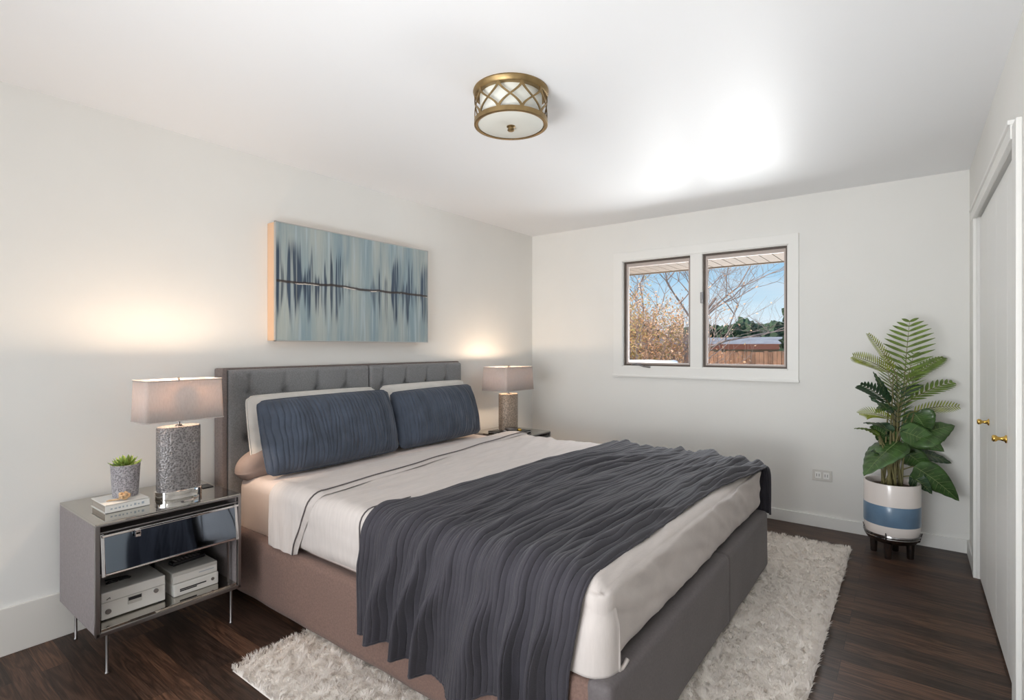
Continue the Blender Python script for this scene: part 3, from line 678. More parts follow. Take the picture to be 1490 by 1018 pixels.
# ---------------------------------------------------------------- nightstands
def nightstand(name, label, x0, x1, y0, y1, z0, z1):
    t = thing(name, label, 'nightstand', ((x0 + x1) / 2, (y0 + y1) / 2, 0), 0, 'mirrored nightstands')
    p = .018
    build('side_panel', MB().box(x0, x1 - .012, y0, y0 + p, z0, z1 - .008, .002), M_side, t)
    build('side_panel', MB().box(x0, x1 - .012, y1 - p, y1, z0, z1 - .008, .002), M_side, t)
    build('back_panel', MB().box(x0, x0 + .012, y0 + p, y1 - p, z0, z1 - .008), M_side, t)
    build('top_panel', MB().box(x0, x1, y0, y1, z1 - .012, z1, .002), M_mirror, t)
    build('bottom_shelf', MB().box(x0 + .012, x1 - .002, y0 + p, y1 - p, z0, z0 + .022, .002), M_mirror, t)
    build('divider_shelf', MB().box(x0 + .012, x1 - .03, y0 + p, y1 - p, z0 + .225, z0 + .237, .001), M_mirror2, t)
    fr = MB()
    fr.box(x1 - .014, x1 + .004, y0 - .001, y0 + .014, z0 - .004, z1 - .012, .002).box(x1 - .014, x1 + .004, y1 - .014, y1 + .001, z0 - .004, z1 - .012, .002)
    fr.box(x1 - .014, x1 + .004, y0, y1, z1 - .014, z1 - .006, .002).box(x1 - .014, x1 + .004, y0, y1, z0 - .006, z0 + .010, .002)
    fr.box(x1 - .012, x1 + .002, y0 + .014, y1 - .014, z1 - .040, z1 - .035, .001)
    fr.box(x1 - .05, x1 - .042, y1 - .04, y1 - .032, z0 + .02, z0 + .226)
    build('edge_frame', fr, M_steel, t)
    dz0, dz1 = z0 + .232, z1 - .045
    d = build('drawer', MB().box(x1 - .30, x1 - .004, y0 + .022, y1 - .022, dz0 + .004, dz1 - .004), M_side, t)
    rot = Matrix.Rotation(R(-7), 3, 'Y')
    build('drawer_front', MB().box(x1 + .002, x1 + .010, y0 + .028, y1 - .028, dz0 + .006, dz1 - .006, .003, rot=rot), M_mirror2, d)
    df = MB()
    df.box(x1 - .004, x1 + .009, y0 + .016, y0 + .028, dz0 - .004, dz1, .002, rot=rot).box(x1 - .004, x1 + .009, y1 - .028, y1 - .016, dz0 - .004, dz1, .002, rot=rot)
    df.box(x1 - .012, x1 + .001, y0 + .016, y1 - .016, dz0 - .006, dz0 + .006, .002).box(x1 + .004, x1 + .016, y0 + .016, y1 - .016, dz1 - .010, dz1, .002)
    build('drawer_frame', df, M_chrome, d)
    build('drawer_pull', MB().box(x1 + .010, x1 + .024, y0 + .125, y0 + .145, dz1 - .026, dz1 - .004, .003).box(x1 + .018, x1 + .024, y0 + .125, y0 + .145, dz1 - .034, dz1 - .014, .002), M_chrome, d)
    for x in (x0 + .05, x1 - .03):
        for y in (y0 + .045, y1 - .03):
            build('leg', MB().lathe([(.0065, 0), (.008, .004), (.0055, .008), (.0055, z0)], x, y, 14), M_steel, t, auto=40)
    return t
NX0, NX1, NY0, NY1, NZ0, NZ1 = -3.02, -2.53, .668, 1.225, .172, .61
nightstand('nightstand', 'mirrored nightstand with grey sides, tilted drawer and electronics on its shelf', NX0, NX1, NY0, NY1, NZ0, NZ1)
nightstand('nightstand', 'nightstand half hidden on the far side of the bed by the corner', -3.035, -2.52, 3.44, 3.90, .16, .57)

# lamps
def lamp(name, label, x, y, z, bm_, hb, bw, bd, sh0, sh1, sl, sw, power, foot=True):
    t = thing(name, label, 'table lamp', (x, y, z), 0, 'table lamps with linen shades')
    ft = .034 if foot else .008
    def oval(prof): return MB().lathe(prof, x, y, 56, bd / .1, bw / .1)
    build('foot', oval([(.052, z), (.053, z + .002), (.053, z + ft), (.051, z + ft + .002)]), M_chrome, t, auto=35)
    build('body', oval([(.0495, z + ft + .002), (.050, z + ft + .006), (.050, z + hb - .006), (.048, z + hb)]), bm_, t, auto=35)
    build('neck', MB().lathe([(.014, z + hb), (.014, z + hb + .004), (.006, z + hb + .006), (.006, z + hb + .02), (.017, z + hb + .022), (.017, z + hb + .034), (.005, z + hb + .036), (.004, z + sh1 - .012)], x, y, 18), M_steel, t, auto=40)
    # shade: rounded rectangle, wider at the bottom
    def ringp(L_, W_, zz, r_=.018):
        out = []
        for cx_, cy_, a0 in ((W_ / 2 - r_, L_ / 2 - r_, 0), (-W_ / 2 + r_, L_ / 2 - r_, 90), (-W_ / 2 + r_, -L_ / 2 + r_, 180), (W_ / 2 - r_, -L_ / 2 + r_, 270)):
            for k in range(6): a = R(a0 + k * 18); out.append(Vector((x + cx_ + r_ * math.cos(a), y + cy_ + r_ * math.sin(a), zz)))
        return out
    def shell(rings):
        vs = [p for r_ in rings for p in r_]; n = len(rings[0]); fs = []
        for i in range(len(rings) - 1):
            for k in range(n): fs.append((i * n + k, i * n + (k + 1) % n, (i + 1) * n + (k + 1) % n, (i + 1) * n + k))
        return MB().add(vs, fs)
    a, b_ = z + sh0, z + sh1
    s_ = build('shade', shell([ringp(sl, sw, a), ringp(sl * .985, sw * .96, (a + b_) / 2), ringp(sl * .97, sw * .92, b_)]), M_shade, t, auto=60, solid=.0015)
    for L_, W_, zz in ((sl, sw, a), (sl * .97, sw * .92, b_)):
        rp = ringp(L_ + .001, W_ + .001, zz); build('shade_trim', MB().tube(rp + [rp[0]], .0022, 6, cap=False), M_shade, s_, smooth=True)
    sp = MB()
    for dx, dy in ((1, 0), (-1, 0), (0, 1), (0, -1)): sp.tube([(x, y, b_ - .012), (x + dx * sw * .42, y + dy * sl * .46, b_ - .006)], .0015, 5)
    build('spider', sp, M_steel, t)
    build('finial', MB().lathe([(.0, b_ - .014), (.009, b_ - .012), (.009, b_ - .004), (.004, b_ - .002), (.006, b_ + .008), (0, b_ + .012)], x, y, 14), M_steel, t, auto=40)
    bz = z + sh0 + (sh1 - sh0) * .55
    build('bulb', MB().lathe([(0, bz - .05), (.012, bz - .045), (.013, bz - .02), (.022, bz + .0), (.028, bz + .02), (.022, bz + .042), (0, bz + .05)], x + .03, y + .0, 18), M_bulb, t, smooth=True)
    l = light(name + '_glow', 'POINT', (x - .02, y, bz + .04), power, (1.0, 0.74, 0.52)); l.data.shadow_soft_size = .02
    l.parent = t; l.location = (-.02, 0, bz - z + .04)
    return t
M_bulb = mat('frosted_bulb', (0.9, 0.85, 0.75), 0.4)
M_bulb.node_tree.nodes['Principled BSDF'].inputs['Emission Color'].default_value = (1, .72, .45, 1)
M_bulb.node_tree.nodes['Principled BSDF'].inputs['Emission Strength'].default_value = 6
lamp('table_lamp', 'table lamp with hammered silver oval body on the near nightstand', -2.725, 1.035, NZ1, M_base, .325, .183, .12, .357, .54, .335, .175, 10)
lamp('table_lamp', 'smaller-looking table lamp with tan speckled body in the far corner beside the bed', -2.76, 3.61, .57 + .022, M_base2, .31, .19, .15, .345, .54, .40, .27, 7, foot=False)

# things on the near nightstand
bk_ = thing('book', 'thick white hardcover under the small pebbled pot on the nightstand', 'book', (-2.75, .815, NZ1))
bx0, bx1, by0, by1 = -2.845, -2.66, .735, .895
build('cover', MB().box(bx0, bx1, by0, by1, NZ1, NZ1 + .003, .001).box(bx0, bx1, by0, by1, NZ1 + .031, NZ1 + .034, .001).box(bx1 - .003, bx1, by0, by1, NZ1, NZ1 + .034, .001), M_page, bk_)
build('pages', MB().box(bx0 + .004, bx1 - .003, by0 + .004, by1 - .004, NZ1 + .003, NZ1 + .031), M_pages, bk_)
pr = MB()
for k in range(9): pr.box(bx1, bx1 + .0004, by0 + .018 + k * .014, by0 + .018 + k * .014 + random.uniform(.005, .011), NZ1 + .013, NZ1 + random.uniform(.018, .023))
build('spine_print', pr, M_bluegrey, bk_)
BZ = NZ1 + .034
sp_ = thing('potted_succulent', 'small green succulent in a pebbled grey pot standing on the white book', 'potted succulent', (-2.78, .842, BZ))
build('pot', MB().lathe([(.044, BZ), (.047, BZ + .002), (.055, BZ + .135), (.056, BZ + .14), (.050, BZ + .14), (.049, BZ + .125), (0, BZ + .125)], -2.78, .842, 40), M_pebble, sp_, auto=40)
def fat_leaf(mb, base_, dirv, L_, w_, th):
    d = Vector(dirv).normalized(); side = d.cross(Vector((0, 0, 1)))
    side = side.normalized() if side.length > .01 else Vector((1, 0, 0)); up = side.cross(d)
    n = 9; seg = 8; vs = []; fs = []
    for i in range(n):
        t_ = i / (n - 1); r_ = (math.sin(PI * min(1, .12 + t_ * .88)) ** .7) * (1 - .3 * t_) if t_ < 1 else 0.02
        c = Vector(base_) + d * L_ * t_ + up * (.25 * L_ * t_ * t_)
        for k in range(seg): a = 2 * PI * k / seg; vs.append(c + side * math.cos(a) * w_ * r_ + up * math.sin(a) * th * r_)
    for i in range(n - 1):
        for k in range(seg): fs.append((i * seg + k, i * seg + (k + 1) % seg, (i + 1) * seg + (k + 1) % seg, (i + 1) * seg + k))
    mb.add(vs, fs)
for ring_i, (cnt, el, L_) in enumerate(((9, 12, .062), (8, 32, .052), (6, 58, .042))):
    for k in range(cnt):
        a = 2 * PI * (k + .5 * ring_i) / cnt + .2; mb = MB()
        fat_leaf(mb, (-2.78 + .008 * math.cos(a), .842 + .008 * math.sin(a), BZ + .125 + ring_i * .006), (math.cos(a) * math.cos(R(el)), math.sin(a) * math.cos(R(el)), math.sin(R(el))), L_, .011, .0055)
        build('leaf', mb, M_succ, sp_, smooth=True)
orn = thing('coral_ornament', 'little knobbly tan coral ornament lying on the white book before the pot', 'ornament', (-2.70, .80, BZ))
mb = MB()
random.seed(3)
for k in range(26):
    a = random.random() * 6.28; b_ = random.random() * 2 - .6; mb.blob((-2.70 + .014 * math.cos(a), .815 + .017 * math.sin(a), BZ + .016 + .010 * b_), .0062, 1)
mb.blob((-2.70, .815, BZ + .014), .014, 2)
build('head', mb, M_coral, orn, smooth=True)
build('twig', MB().tube([(-2.705, .80, BZ + .006), (-2.715, .78, BZ + .005), (-2.72, .755, BZ + .004)], [.004, .003, .002], 6).tube([(-2.71, .79, BZ + .006), (-2.73, .765, BZ + .004)], .002, 6), M_coral, orn)
tag(build('coaster', MB().box(-2.83, -2.76, 1.155, 1.205, NZ1, NZ1 + .004, .001), M_black), 'small flat black square lying on the glass behind the silver lamp', 'coaster')
# electronics on the shelf
SZ = NZ0 + .022
ex = thing('media_player', 'large boxy off-white stereo unit on the left of the nightstand shelf', 'stereo', (-2.71, .825, SZ))
build('case', MB().box(-2.835, -2.60, .705, .935, SZ + .004, SZ + .112, .005), M_cream, ex)
build('front_lip', MB().box(-2.601, -2.597, .706, .934, SZ + .072, SZ + .075), M_cream2, ex)
build('tray', MB().box(-2.600, -2.5955, .795, .845, SZ + .038, SZ + .068, .001), M_cream2, ex); build('display', MB().box(-2.5965, -2.5945, .797, .843, SZ + .053, SZ + .066), M_black, ex)
for yy, zz, rr in ((.728, .035, .010), (.898, .058, .009)):
    vs = []; mb = MB()
    mb.tube([(-2.601, yy, SZ + zz), (-2.594, yy, SZ + zz)], rr, 20); build('knob', mb, M_steel, ex, auto=40)
build('emblem', MB().tube([(-2.597, .722, SZ + .084), (-2.597, .734, SZ + .090), (-2.597, .734, SZ + .084)], .0015, 5), M_black, ex)
for yy in (.72, .92):
    for xx in (-2.82, -2.62): build('foot', MB().lathe([(.007, SZ), (.008, SZ + .004)], xx, yy, 12), M_black, ex)
e2 = thing('disc_drive', 'slim white console with a long front slot, lower of the stacked pair', 'console', (-2.70, 1.06, SZ))
build('case', MB().box(-2.80, -2.595, .965, 1.155, SZ, SZ + .056, .007), M_cream, e2)
build('slot', MB().box(-2.597, -2.5935, .99, 1.10, SZ + .026, SZ + .031).box(-2.597, -2.5935, .99, 1.06, SZ + .019, SZ + .024), M_black, e2)
build('button', MB().tube([(-2.597, 1.128, SZ + .03), (-2.5925, 1.128, SZ + .03)], .007, 18), M_steel, e2, auto=40)
e3 = thing('set_top_box', 'warm grey box stacked on the white console under the black remote', 'set-top box', (-2.70, 1.06, SZ + .056))
build('case', MB().box(-2.805, -2.60, .962, 1.152, SZ + .056, SZ + .106, .006), M_cream2, e3)
build('front_strip', MB().box(-2.602, -2.598, .966, 1.148, SZ + .060, SZ + .090, .001), M_cream, e3)
build('print', MB().box(-2.5985, -2.5975, 1.070, 1.135, SZ + .077, SZ + .080), M_bluegrey, e3)
def remote(label, x, y, z, rz, L_, W_, keys=True, name='remote_control', cat='remote control'):
    t = thing(name, label, cat, (x, y, z), rz); Mx = ROOT[t.name]
    def tr(mb): mb.v = [tuple(Mx @ Vector(p)) for p in mb.v]; return mb
    build('case', tr(MB().box(-W_ / 2, W_ / 2, -L_ / 2, L_ / 2, 0, .016, .005)), M_black, t, auto=40)
    if keys:
        k_ = MB()
        for i in range(3):
            for j in range(7): k_.box(-W_ / 2 + .008 + i * .011, -W_ / 2 + .014 + i * .011, -L_ / 2 + .012 + j * .017, -L_ / 2 + .022 + j * .017, .0155, .018, .001)
        build('keys', tr(k_), M_steel, t)
    return t
remote('black remote control lying on top of the warm grey box', -2.71, 1.065, SZ + .106, R(6), .145, .045)
# black folded glasses on the stereo
gl = thing('sunglasses', 'folded black glasses lying on the big off-white stereo unit', 'glasses', (-2.72, .80, SZ + .112)); gz = SZ + .112
def rim(cx_, cy_): return [(cx_ + .010 * math.cos(a) - .004, cy_ + .020 * math.sin(a), gz + .006 + .006 * math.cos(a)) for a in [2 * PI * k / 20 for k in range(21)]]
for cy_ in (.765, .812):
    rm = build('rim', MB().tube(rim(-2.68, cy_), .003, 6, cap=False), M_black, gl, smooth=True)
    build('lens', MB().add(rim(-2.68, cy_)[:-1], [tuple(range(20))]), M_black, rm, solid=.0015)
build('bridge', MB().tube([(-2.68, .785, gz + .01), (-2.676, .7885, gz + .012), (-2.68, .792, gz + .01)], .0025, 6), M_black, gl)
for s_, (a_, b_) in enumerate(((.745, .83), (.832, .75))): build('temple', MB().tube([(-2.684, a_, gz + .006), (-2.70 - .008 * s_, a_ + (.01 if s_ == 0 else -.01), gz + .004 + .004 * s_), (-2.712 - .01 * s_, b_, gz + .004 + .003 * s_)], .003, 6), M_black, gl)

# things on the far nightstand
fz = .57
tb = thing('lacquer_box', 'thin black box with a pale dotted edge under the far lamp', 'box', (-2.70, 3.60, fz))
build('case', MB().box(-2.86, -2.60, 3.46, 3.72, fz, fz + .0215, .002), M_black, tb)
dt = MB()
for k in range(17): dt.blob((-2.60, 3.475 + k * .0145, fz + .011), .004, 1)
for k in range(17): dt.blob((-2.85 + k * .0145, 3.46, fz + .011), .004, 1)
build('dots', dt, M_page, tb, smooth=True)
tag(build('trinket_dish', MB().lathe([(0, fz + .0225), (.030, fz + .0225), (.052, fz + .050), (.055, fz + .056), (.050, fz + .052), (.028, fz + .028), (0, fz + .026)], -2.655, 3.515, 32), M_steel, smooth=True), 'low dark dish beside the far lamp at the pillow edge', 'dish')
tag(build('gold_stone', MB().blob((-2.63, 3.59, fz + .036), .022, 3, .3, 3, (1, 1.1, .62)), M_gold, smooth=True), 'small golden pebble ornament before the far lamp body', 'ornament')

# ---------------------------------------------------------------- rug
RX0, RX1, RY0, RY1 = -2.175, -.305, 1.02, 3.985
rug = thing('area_rug', 'thick cream shag rug lying partly under the bed', 'rug', ((RX0 + RX1) / 2, (RY0 + RY1) / 2, 0))
def clump(x, y): return noise.noise(Vector((x * 14, y * 14, 0))) * .55 + noise.noise(Vector((x * 32, y * 32, 5))) * .45
def inbed(x, y): return x < BX1 - .03 and BY0 + .03 < y < BY1 - .03
def rugf(u, v):
    x = RX0 + (RX1 - RX0) * u; y = RY0 + (RY1 - RY0) * v; e_ = min(u, 1 - u) * (RX1 - RX0), min(v, 1 - v) * (RY1 - RY0)
    k = sm(0, .03, min(e_)); hh = .020 + .016 * clump(x, y); 
    if inbed(x, y): hh = .012
    return (x, y, .002 + hh * k)
build('backing', MB().grid(180, 260, rugf), M_rugb, rug, smooth=True)
def pile():
    vs = []; fs = []; rnd = random.Random(11); n = 0; cnt = 0
    while cnt < 120000:
        x = rnd.uniform(RX0 - .004, RX1 + .004); y = rnd.uniform(RY0 - .004, RY1 + .004)
        if x < BX1 - .06 and BY0 + .05 < y: 
            if y < BY1 + .0 : continue
        if y < BY0 + .05 and x > -1.15 and x < -.9 and rnd.random() < .5: continue
        cnt += 1
        c = clump(x, y); L_ = .022 + .018 * max(-.6, c) + rnd.uniform(-.003, .005)
        a = 6.28 * (noise.noise(Vector((x * 9, y * 9, 3))) * 1.3 + noise.noise(Vector((x * 26, y * 26, 8)))) + rnd.uniform(-.5, .5)
        lean = .010 + .012 * rnd.random(); dx, dy = math.cos(a), math.sin(a); w_ = rnd.uniform(.0011, .0021); px, py = -dy * w_, dx * w_
        z0 = .012
        p1 = (x + dx * lean * .35, y + dy * lean * .35, z0 + L_ * .6); p2 = (x + dx * lean, y + dy * lean, z0 + L_ * .92)
        vs += [(x - px, y - py, z0), (x + px, y + py, z0), (p1[0] - px, p1[1] - py, p1[2]), (p1[0] + px, p1[1] + py, p1[2]), p2]
        fs += [(n, n + 1, n + 3, n + 2), (n + 2, n + 3, n + 4)]; n += 5
    return MB().add(vs, fs)
pl_ = build('pile', pile(), M_pile, rug, smooth=True); pl_['kind'] = 'stuff'

# ---------------------------------------------------------------- potted plant
PX, PYY = -.095, 4.085
stn = thing('plant_stand', 'shiny dark metal stand with four short feet carrying the striped pot', 'plant stand', (PX, PYY, 0))
build('cradle', MB().lathe([(.141, .150), (.149, .152), (.151, .144), (.126, .112), (.095, .096), (.05, .092), (0, .092), (0, .088), (.095, .088), (.129, .103), (.146, .130), (.142, .140)], PX, PYY, 40), M_standm, stn, auto=50)
for k in range(4):
    a = R(-100 + 90 * k); x, y = PX + .095 * math.cos(a), PYY + .095 * math.sin(a)
    build('leg', MB().lathe([(.016, 0), (.018, .003), (.022, .095), (.026, .104)], x, y, 20), M_standm, stn, auto=40)
    build('strut', MB().tube([(x, y, .10), (PX + .137 * math.cos(a), PYY + .137 * math.sin(a), .117), (PX + .154 * math.cos(a), PYY + .154 * math.sin(a), .17)], [.010, .007, .003], 8), M_standm, stn, auto=40)
pp = thing('potted_plant', 'tall leafy palm and broad-leaf plant in a white and blue striped pot', 'potted plant', (PX, PYY, .12))
def potseg(z0, z1, extra=0.0): return MB().lathe([(.183 + extra, z0), (.183 + extra, z1)], PX, PYY, 64, cap=False)
build('pot', MB().lathe([(0, .106), (.08, .106), (.122, .120), (.139, .148), (.146, .18), (.148, .23), (.148, .455), (.146, .462), (.139, .462), (.137, .455), (.137, .41), (0, .41)], PX, PYY, 64), M_potw, pp, auto=40)
pb = build('blue_band', MB().lathe([(.1478, .208), (.1488, .210), (.1488, .328), (.1478, .330)], PX, PYY, 64, cap=False), M_potb, pp, auto=40); pb['label'] = 'muted blue glazed band'
build('soil', MB().lathe([(0, .432), (.07, .430), (.1365, .425), (.1365, .412), (0, .412)], PX, PYY, 40), M_soil, pp)

def frame_at(d, roll=0.0):
    d = Vector(d).normalized(); side = d.cross(Vector((0, 0, 1)))
    if side.length < .05: side = Vector((.8, .6, 0))
    side.normalize(); up = side.cross(d); q_ = Matrix.Rotation(roll, 3, d); return d, q_ @ side, q_ @ up
def clampw(p):   # keep foliage off the two walls
    return Vector((min(p[0], XR - .012), min(p[1], YB - .012), p[2]))
def bez(a, b_, c, t): return a * (1 - t) ** 2 + b_ * 2 * t * (1 - t) + c * t * t
def broad_leaf(base_, tip, width, m, roll=0.0, sag=.06, facing=Vector((-.75, -.9, .6))):
    a, c = Vector(base_), Vector(tip); mid = (a + c) / 2 + Vector((0, 0, sag)); L_ = (c - a).length
    nu, nv = 22, 11; fn = facing.normalized()
    def pt_(u, v, off=0.0):
        p = bez(a, mid, c, u); d = (bez(a, mid, c, min(1, u + .02)) - bez(a, mid, c, max(0, u - .02))).normalized()
        side = d.cross(fn).normalized(); up = side.cross(d); s_ = 2 * v - 1
        w_ = width / 2 * 1.25 * (math.sin(PI * u ** .62) ** .8) * (1 - .15 * u)
        fold_ = .22 * abs(s_) * w_; rip = .0035 * math.sin(u * 40 - abs(s_) * 6) * abs(s_)
        return clampw(p + side * s_ * w_ + up * (fold_ + rip - .25 * w_ * s_ * s_ + off))
    mb = MB().grid(nu, nv, lambda u, v: pt_(u, v))
    lf = build('leaf', mb, m, pp, smooth=True, solid=.0012)
    vn = MB().tube([pt_(i / 14, .5, .001) for i in range(15)], [.0026 * (1 - .7 * i / 14) for i in range(15)], 5)
    for k in range(2, 11):
        for s_ in (0, 1):
            u0 = k / 13; pts_ = [pt_(min(.98, u0 + .10 * t_), .5 + (s_ - .5) * t_ * .92, .0012) for t_ in (0, .33, .66, 1)]
            vn.tube(pts_, [.0010, .0009, .0007, .0004], 4)
    build('vein', vn, M_vein, lf)
    return lf
def stem(a, b_, r0=.006, r1=.0035, bow=.05, m=M_stem):
    a, b_ = Vector(a), Vector(b_); mid = (a + b_) / 2 + Vector((0, 0, bow)); mid.x = a.x * .7 + b_.x * .3; mid.y = a.y * .7 + b_.y * .3
    return build('stem', MB().tube([bez(a, mid, b_, i / 9) for i in range(10)], [r0 + (r1 - r0) * i / 9 for i in range(10)], 8), m, pp, smooth=True)
def frond(base_, tip, leaf_len, n, m, sag=.08, wid=.009, droop=.3, ang=52, facing=Vector((-.6, -.8, .15)), start=.12):
    a, c = Vector(base_), Vector(tip); mid = (a + c) / 2 + Vector((0, 0, sag)); fn = facing.normalized(); mb = MB()
    for k in range(n):
        t_ = start + (1 - start) * k / (n - 1); p = bez(a, mid, c, t_); d = (bez(a, mid, c, min(1, t_ + .02)) - bez(a, mid, c, max(0, t_ - .02))).normalized()
        side = d.cross(fn).normalized(); up = side.cross(d)
        L_ = leaf_len * (math.sin(PI * (.18 + .74 * t_)) ** .8)
        for s_ in (-1, 1):
            dd = (d * math.cos(R(ang)) + side * s_ * math.sin(R(ang)) + up * .08).normalized(); sd2 = dd.cross(up).normalized()
            rows = []
            for i in range(7):
                q_ = i / 6; cpt = p + dd * L_ * q_ + up * (-droop * L_ * q_ * q_) ; w_ = wid * (math.sin(PI * (.10 + .88 * q_)) ** .8)
                rows.append((clampw(cpt - sd2 * w_), clampw(cpt + up * w_ * .35), clampw(cpt + sd2 * w_)))
            vs = [v for r_ in rows for v in r_]; fs = []
            for i in range(6):
                for j in range(2): fs.append((i * 3 + j, i * 3 + j + 1, (i + 1) * 3 + j + 1, (i + 1) * 3 + j))
            mb.add(vs, fs)
    fr_ = build('frond', mb, m, pp, smooth=True)
    build('rachis', MB().tube([clampw(bez(a, mid, c, i / 14)) for i in range(15)], [.0035 * (1 - .75 * i / 14) for i in range(15)], 6), M_stem, fr_)
    return fr_
# screen-to-place helper for laying out the foliage round the pot: dx to the right as seen from the door side, h height, dd depth
RT_ = Vector((.799, .602, 0)); FW = Vector((-.602, .799, 0))
def P(dx, h, dd=0.0): q_ = Vector((PX, PYY, 0)) + RT_ * dx + FW * dd; return Vector((q_.x, q_.y, h))
SO = .43
K = 3.33 / 770    # metres per pixel at the plant
def Q(px, py, dd=0.0):
    depth = 3.36 + dd; return P((px - 1297) * K * (depth / 3.33), 1.30 + (505 - py) * depth / 770, dd)
root0 = lambda i: P(.045 * math.sin(i * 2.1), SO, .035 * math.cos(i * 1.7))
fr_specs = [  # base px, tip px, leaflet length, n, material
    ((1316, 560), (1326, 468), .155, 11, M_frond, 70), ((1300, 545), (1256, 487), .05, 22, M_frond2, 40), ((1297, 545), (1238, 518), .07, 24, M_frond2, 45),
    ((1316, 560), (1374, 521), .075, 13, M_frond, 45), ((1318, 585), (1381, 556), .085, 9, M_frond, 40), ((1318, 600), (1385, 590), .06, 20, M_frond2, 45),
    ((1294, 590), (1246, 560), .085, 10, M_leafd, 45), ((1294, 610), (1238, 600), .055, 24, M_frond2, 45), ((1306, 600), (1322, 515), .11, 18, M_frond, 60),
    ((1305, 620), (1316, 545), .12, 16, M_frond, 60), ((1306, 590), (1292, 520), .08, 18, M_frond, 50), ((1310, 610), (1345, 540), .07, 16, M_frond, 45),
    ((1300, 640), (1300, 560), .09, 16, M_leafd, 55)]
for i, (b_, t_, ll, n_, m_, an) in enumerate(fr_specs):
    dd = [.02, -.05, -.03, .03, .0, -.04, -.05, -.08, -.04, .05, .04, .06, -.05][i]
    B_ = Q(*b_, dd * .5); stem(root0(i), B_, .0055, .003, .02); frond(B_, Q(*t_, dd), ll * 1.15, n_ - 5 if n_ > 15 else n_, m_, .03, .0036 if n_ > 15 else .009, .12, an)
lf_specs = [((1312, 640), (1371, 618), .20, M_leaf, -.10), ((1310, 612), (1366, 640), .17, M_leaf, -.04), ((1300, 625), (1352, 655), .13, M_leaf, -.12), ((1300, 640), (1240, 690), .21, M_leaf, -.10),
            ((1294, 628), (1246, 614), .085, M_leafd, -.06), ((1290, 585), (1262, 540), .05, M_leafd, -.05), ((1278, 632), (1238, 622), .03, M_frond, -.03),
            ((1320, 655), (1386, 672), .10, M_leafd, .02), ((1322, 676), (1377, 726), .14, M_leaf, -.10), ((1322, 636), (1384, 620), .06, M_leafd, .03),
            ((1300, 640), (1268, 620), .10, M_leaf, .02), ((1322, 650), (1300, 668), .10, M_leaf, -.02), ((1318, 690), (1345, 716), .09, M_leafd, -.06), ((1325, 600), (1340, 632), .16, M_leaf, -.06)]
lf_specs += [((1292, 600), (1252, 575), .07, M_leafd, -.07), ((1300, 590), (1270, 600), .09, M_leaf, -.02), ((1310, 575), (1338, 560), .07, M_leafd, -.03), ((1296, 668), (1262, 655), .10, M_leafd, -.03), ((1312, 655), (1352, 690), .11, M_leaf, -.03)]
for i, (b_, t_, w_, m_, dd) in enumerate(lf_specs):
    B_ = Q(*b_, dd * .4); stem(root0(i + 3) + Vector((0, 0, 0)), B_, .0058, .0036, .02); broad_leaf(B_, Q(*t_, dd), w_, m_, sag=.03)
for i in range(9):
    a_ = root0(i * 1.3 + .5); stem(a_, a_ + Vector((random.uniform(-.10, .04), random.uniform(-.04, .03), random.uniform(.18, .34))), .006, .003, .0)

# ---------------------------------------------------------------- outside
M_soffit = mat('soffit_board', (0.15, 0.105, 0.07), 0.7, noise_amt=0.1, noise_scale=3)
M_ext = mat('outer_siding', (0.55, 0.50, 0.45), 0.8)
M_bark = mat('tree_bark', (0.27, 0.21, 0.17), 0.9, noise_amt=0.3, noise_scale=6)
M_twig = mat('pale_twig', (0.42, 0.33, 0.29), 0.9)
M_dry = mat('dry_leaf', (0.80, 0.38, 0.15), 0.85, noise_amt=0.45, noise_scale=2.5, color2=(0.9, 0.70, 0.52))
M_drygreen = mat('olive_leaf', (0.36, 0.30, 0.08), 0.85, noise_amt=0.3, noise_scale=2.5, color2=(0.72, 0.45, 0.20))
M_ever = mat('evergreen', (0.06, 0.10, 0.055), 0.9, noise_amt=0.4, noise_scale=2)
M_fence = mat('cedar_board', (0.42, 0.22, 0.13), 0.85, noise_amt=0.4, noise_scale=1.6, stretch=(3, 3, .3))
M_roof = mat('grey_shingle', (0.30, 0.31, 0.34), 0.9, noise_amt=0.2, noise_scale=3)
M_snow = mat('snow', (0.86, 0.88, 0.92), 0.7)
M_grass = mat('winter_ground', (0.36, 0.30, 0.20), 0.95, noise_amt=0.3, noise_scale=.6, color2=(0.6, 0.6, 0.6))
M_stuc = mat('tan_siding', (0.50, 0.42, 0.32), 0.85)
M_redb = mat('red_brown_fascia', (0.20, 0.075, 0.05), 0.7)
struct(build('ground', MB().box(-60, 40, YB + T, 90, -.62, -.60), M_grass))
ev = thing('eave', None, None, (-1.4, 4.9, 2.06)); ev['kind'] = 'structure'
sf = MB()
x = -5.0
while x < 1.6: sf.box(x, x + .094, YB + T, 5.17, 2.06, 2.072, .002); x += .10
build('soffit', sf, M_soffit, ev)
build('soffit_gap', MB().box(-5, 1.6, YB + T, 5.17, 2.069, 2.08), M_dark, ev)
build('fascia', MB().box(-5, 1.6, 5.17, 5.19, 2.05, 2.30), M_soffit, ev)
build('roof_slab', MB().box(-5, 1.6, 4.2, 5.19, 2.53, 2.6), M_roof, ev)

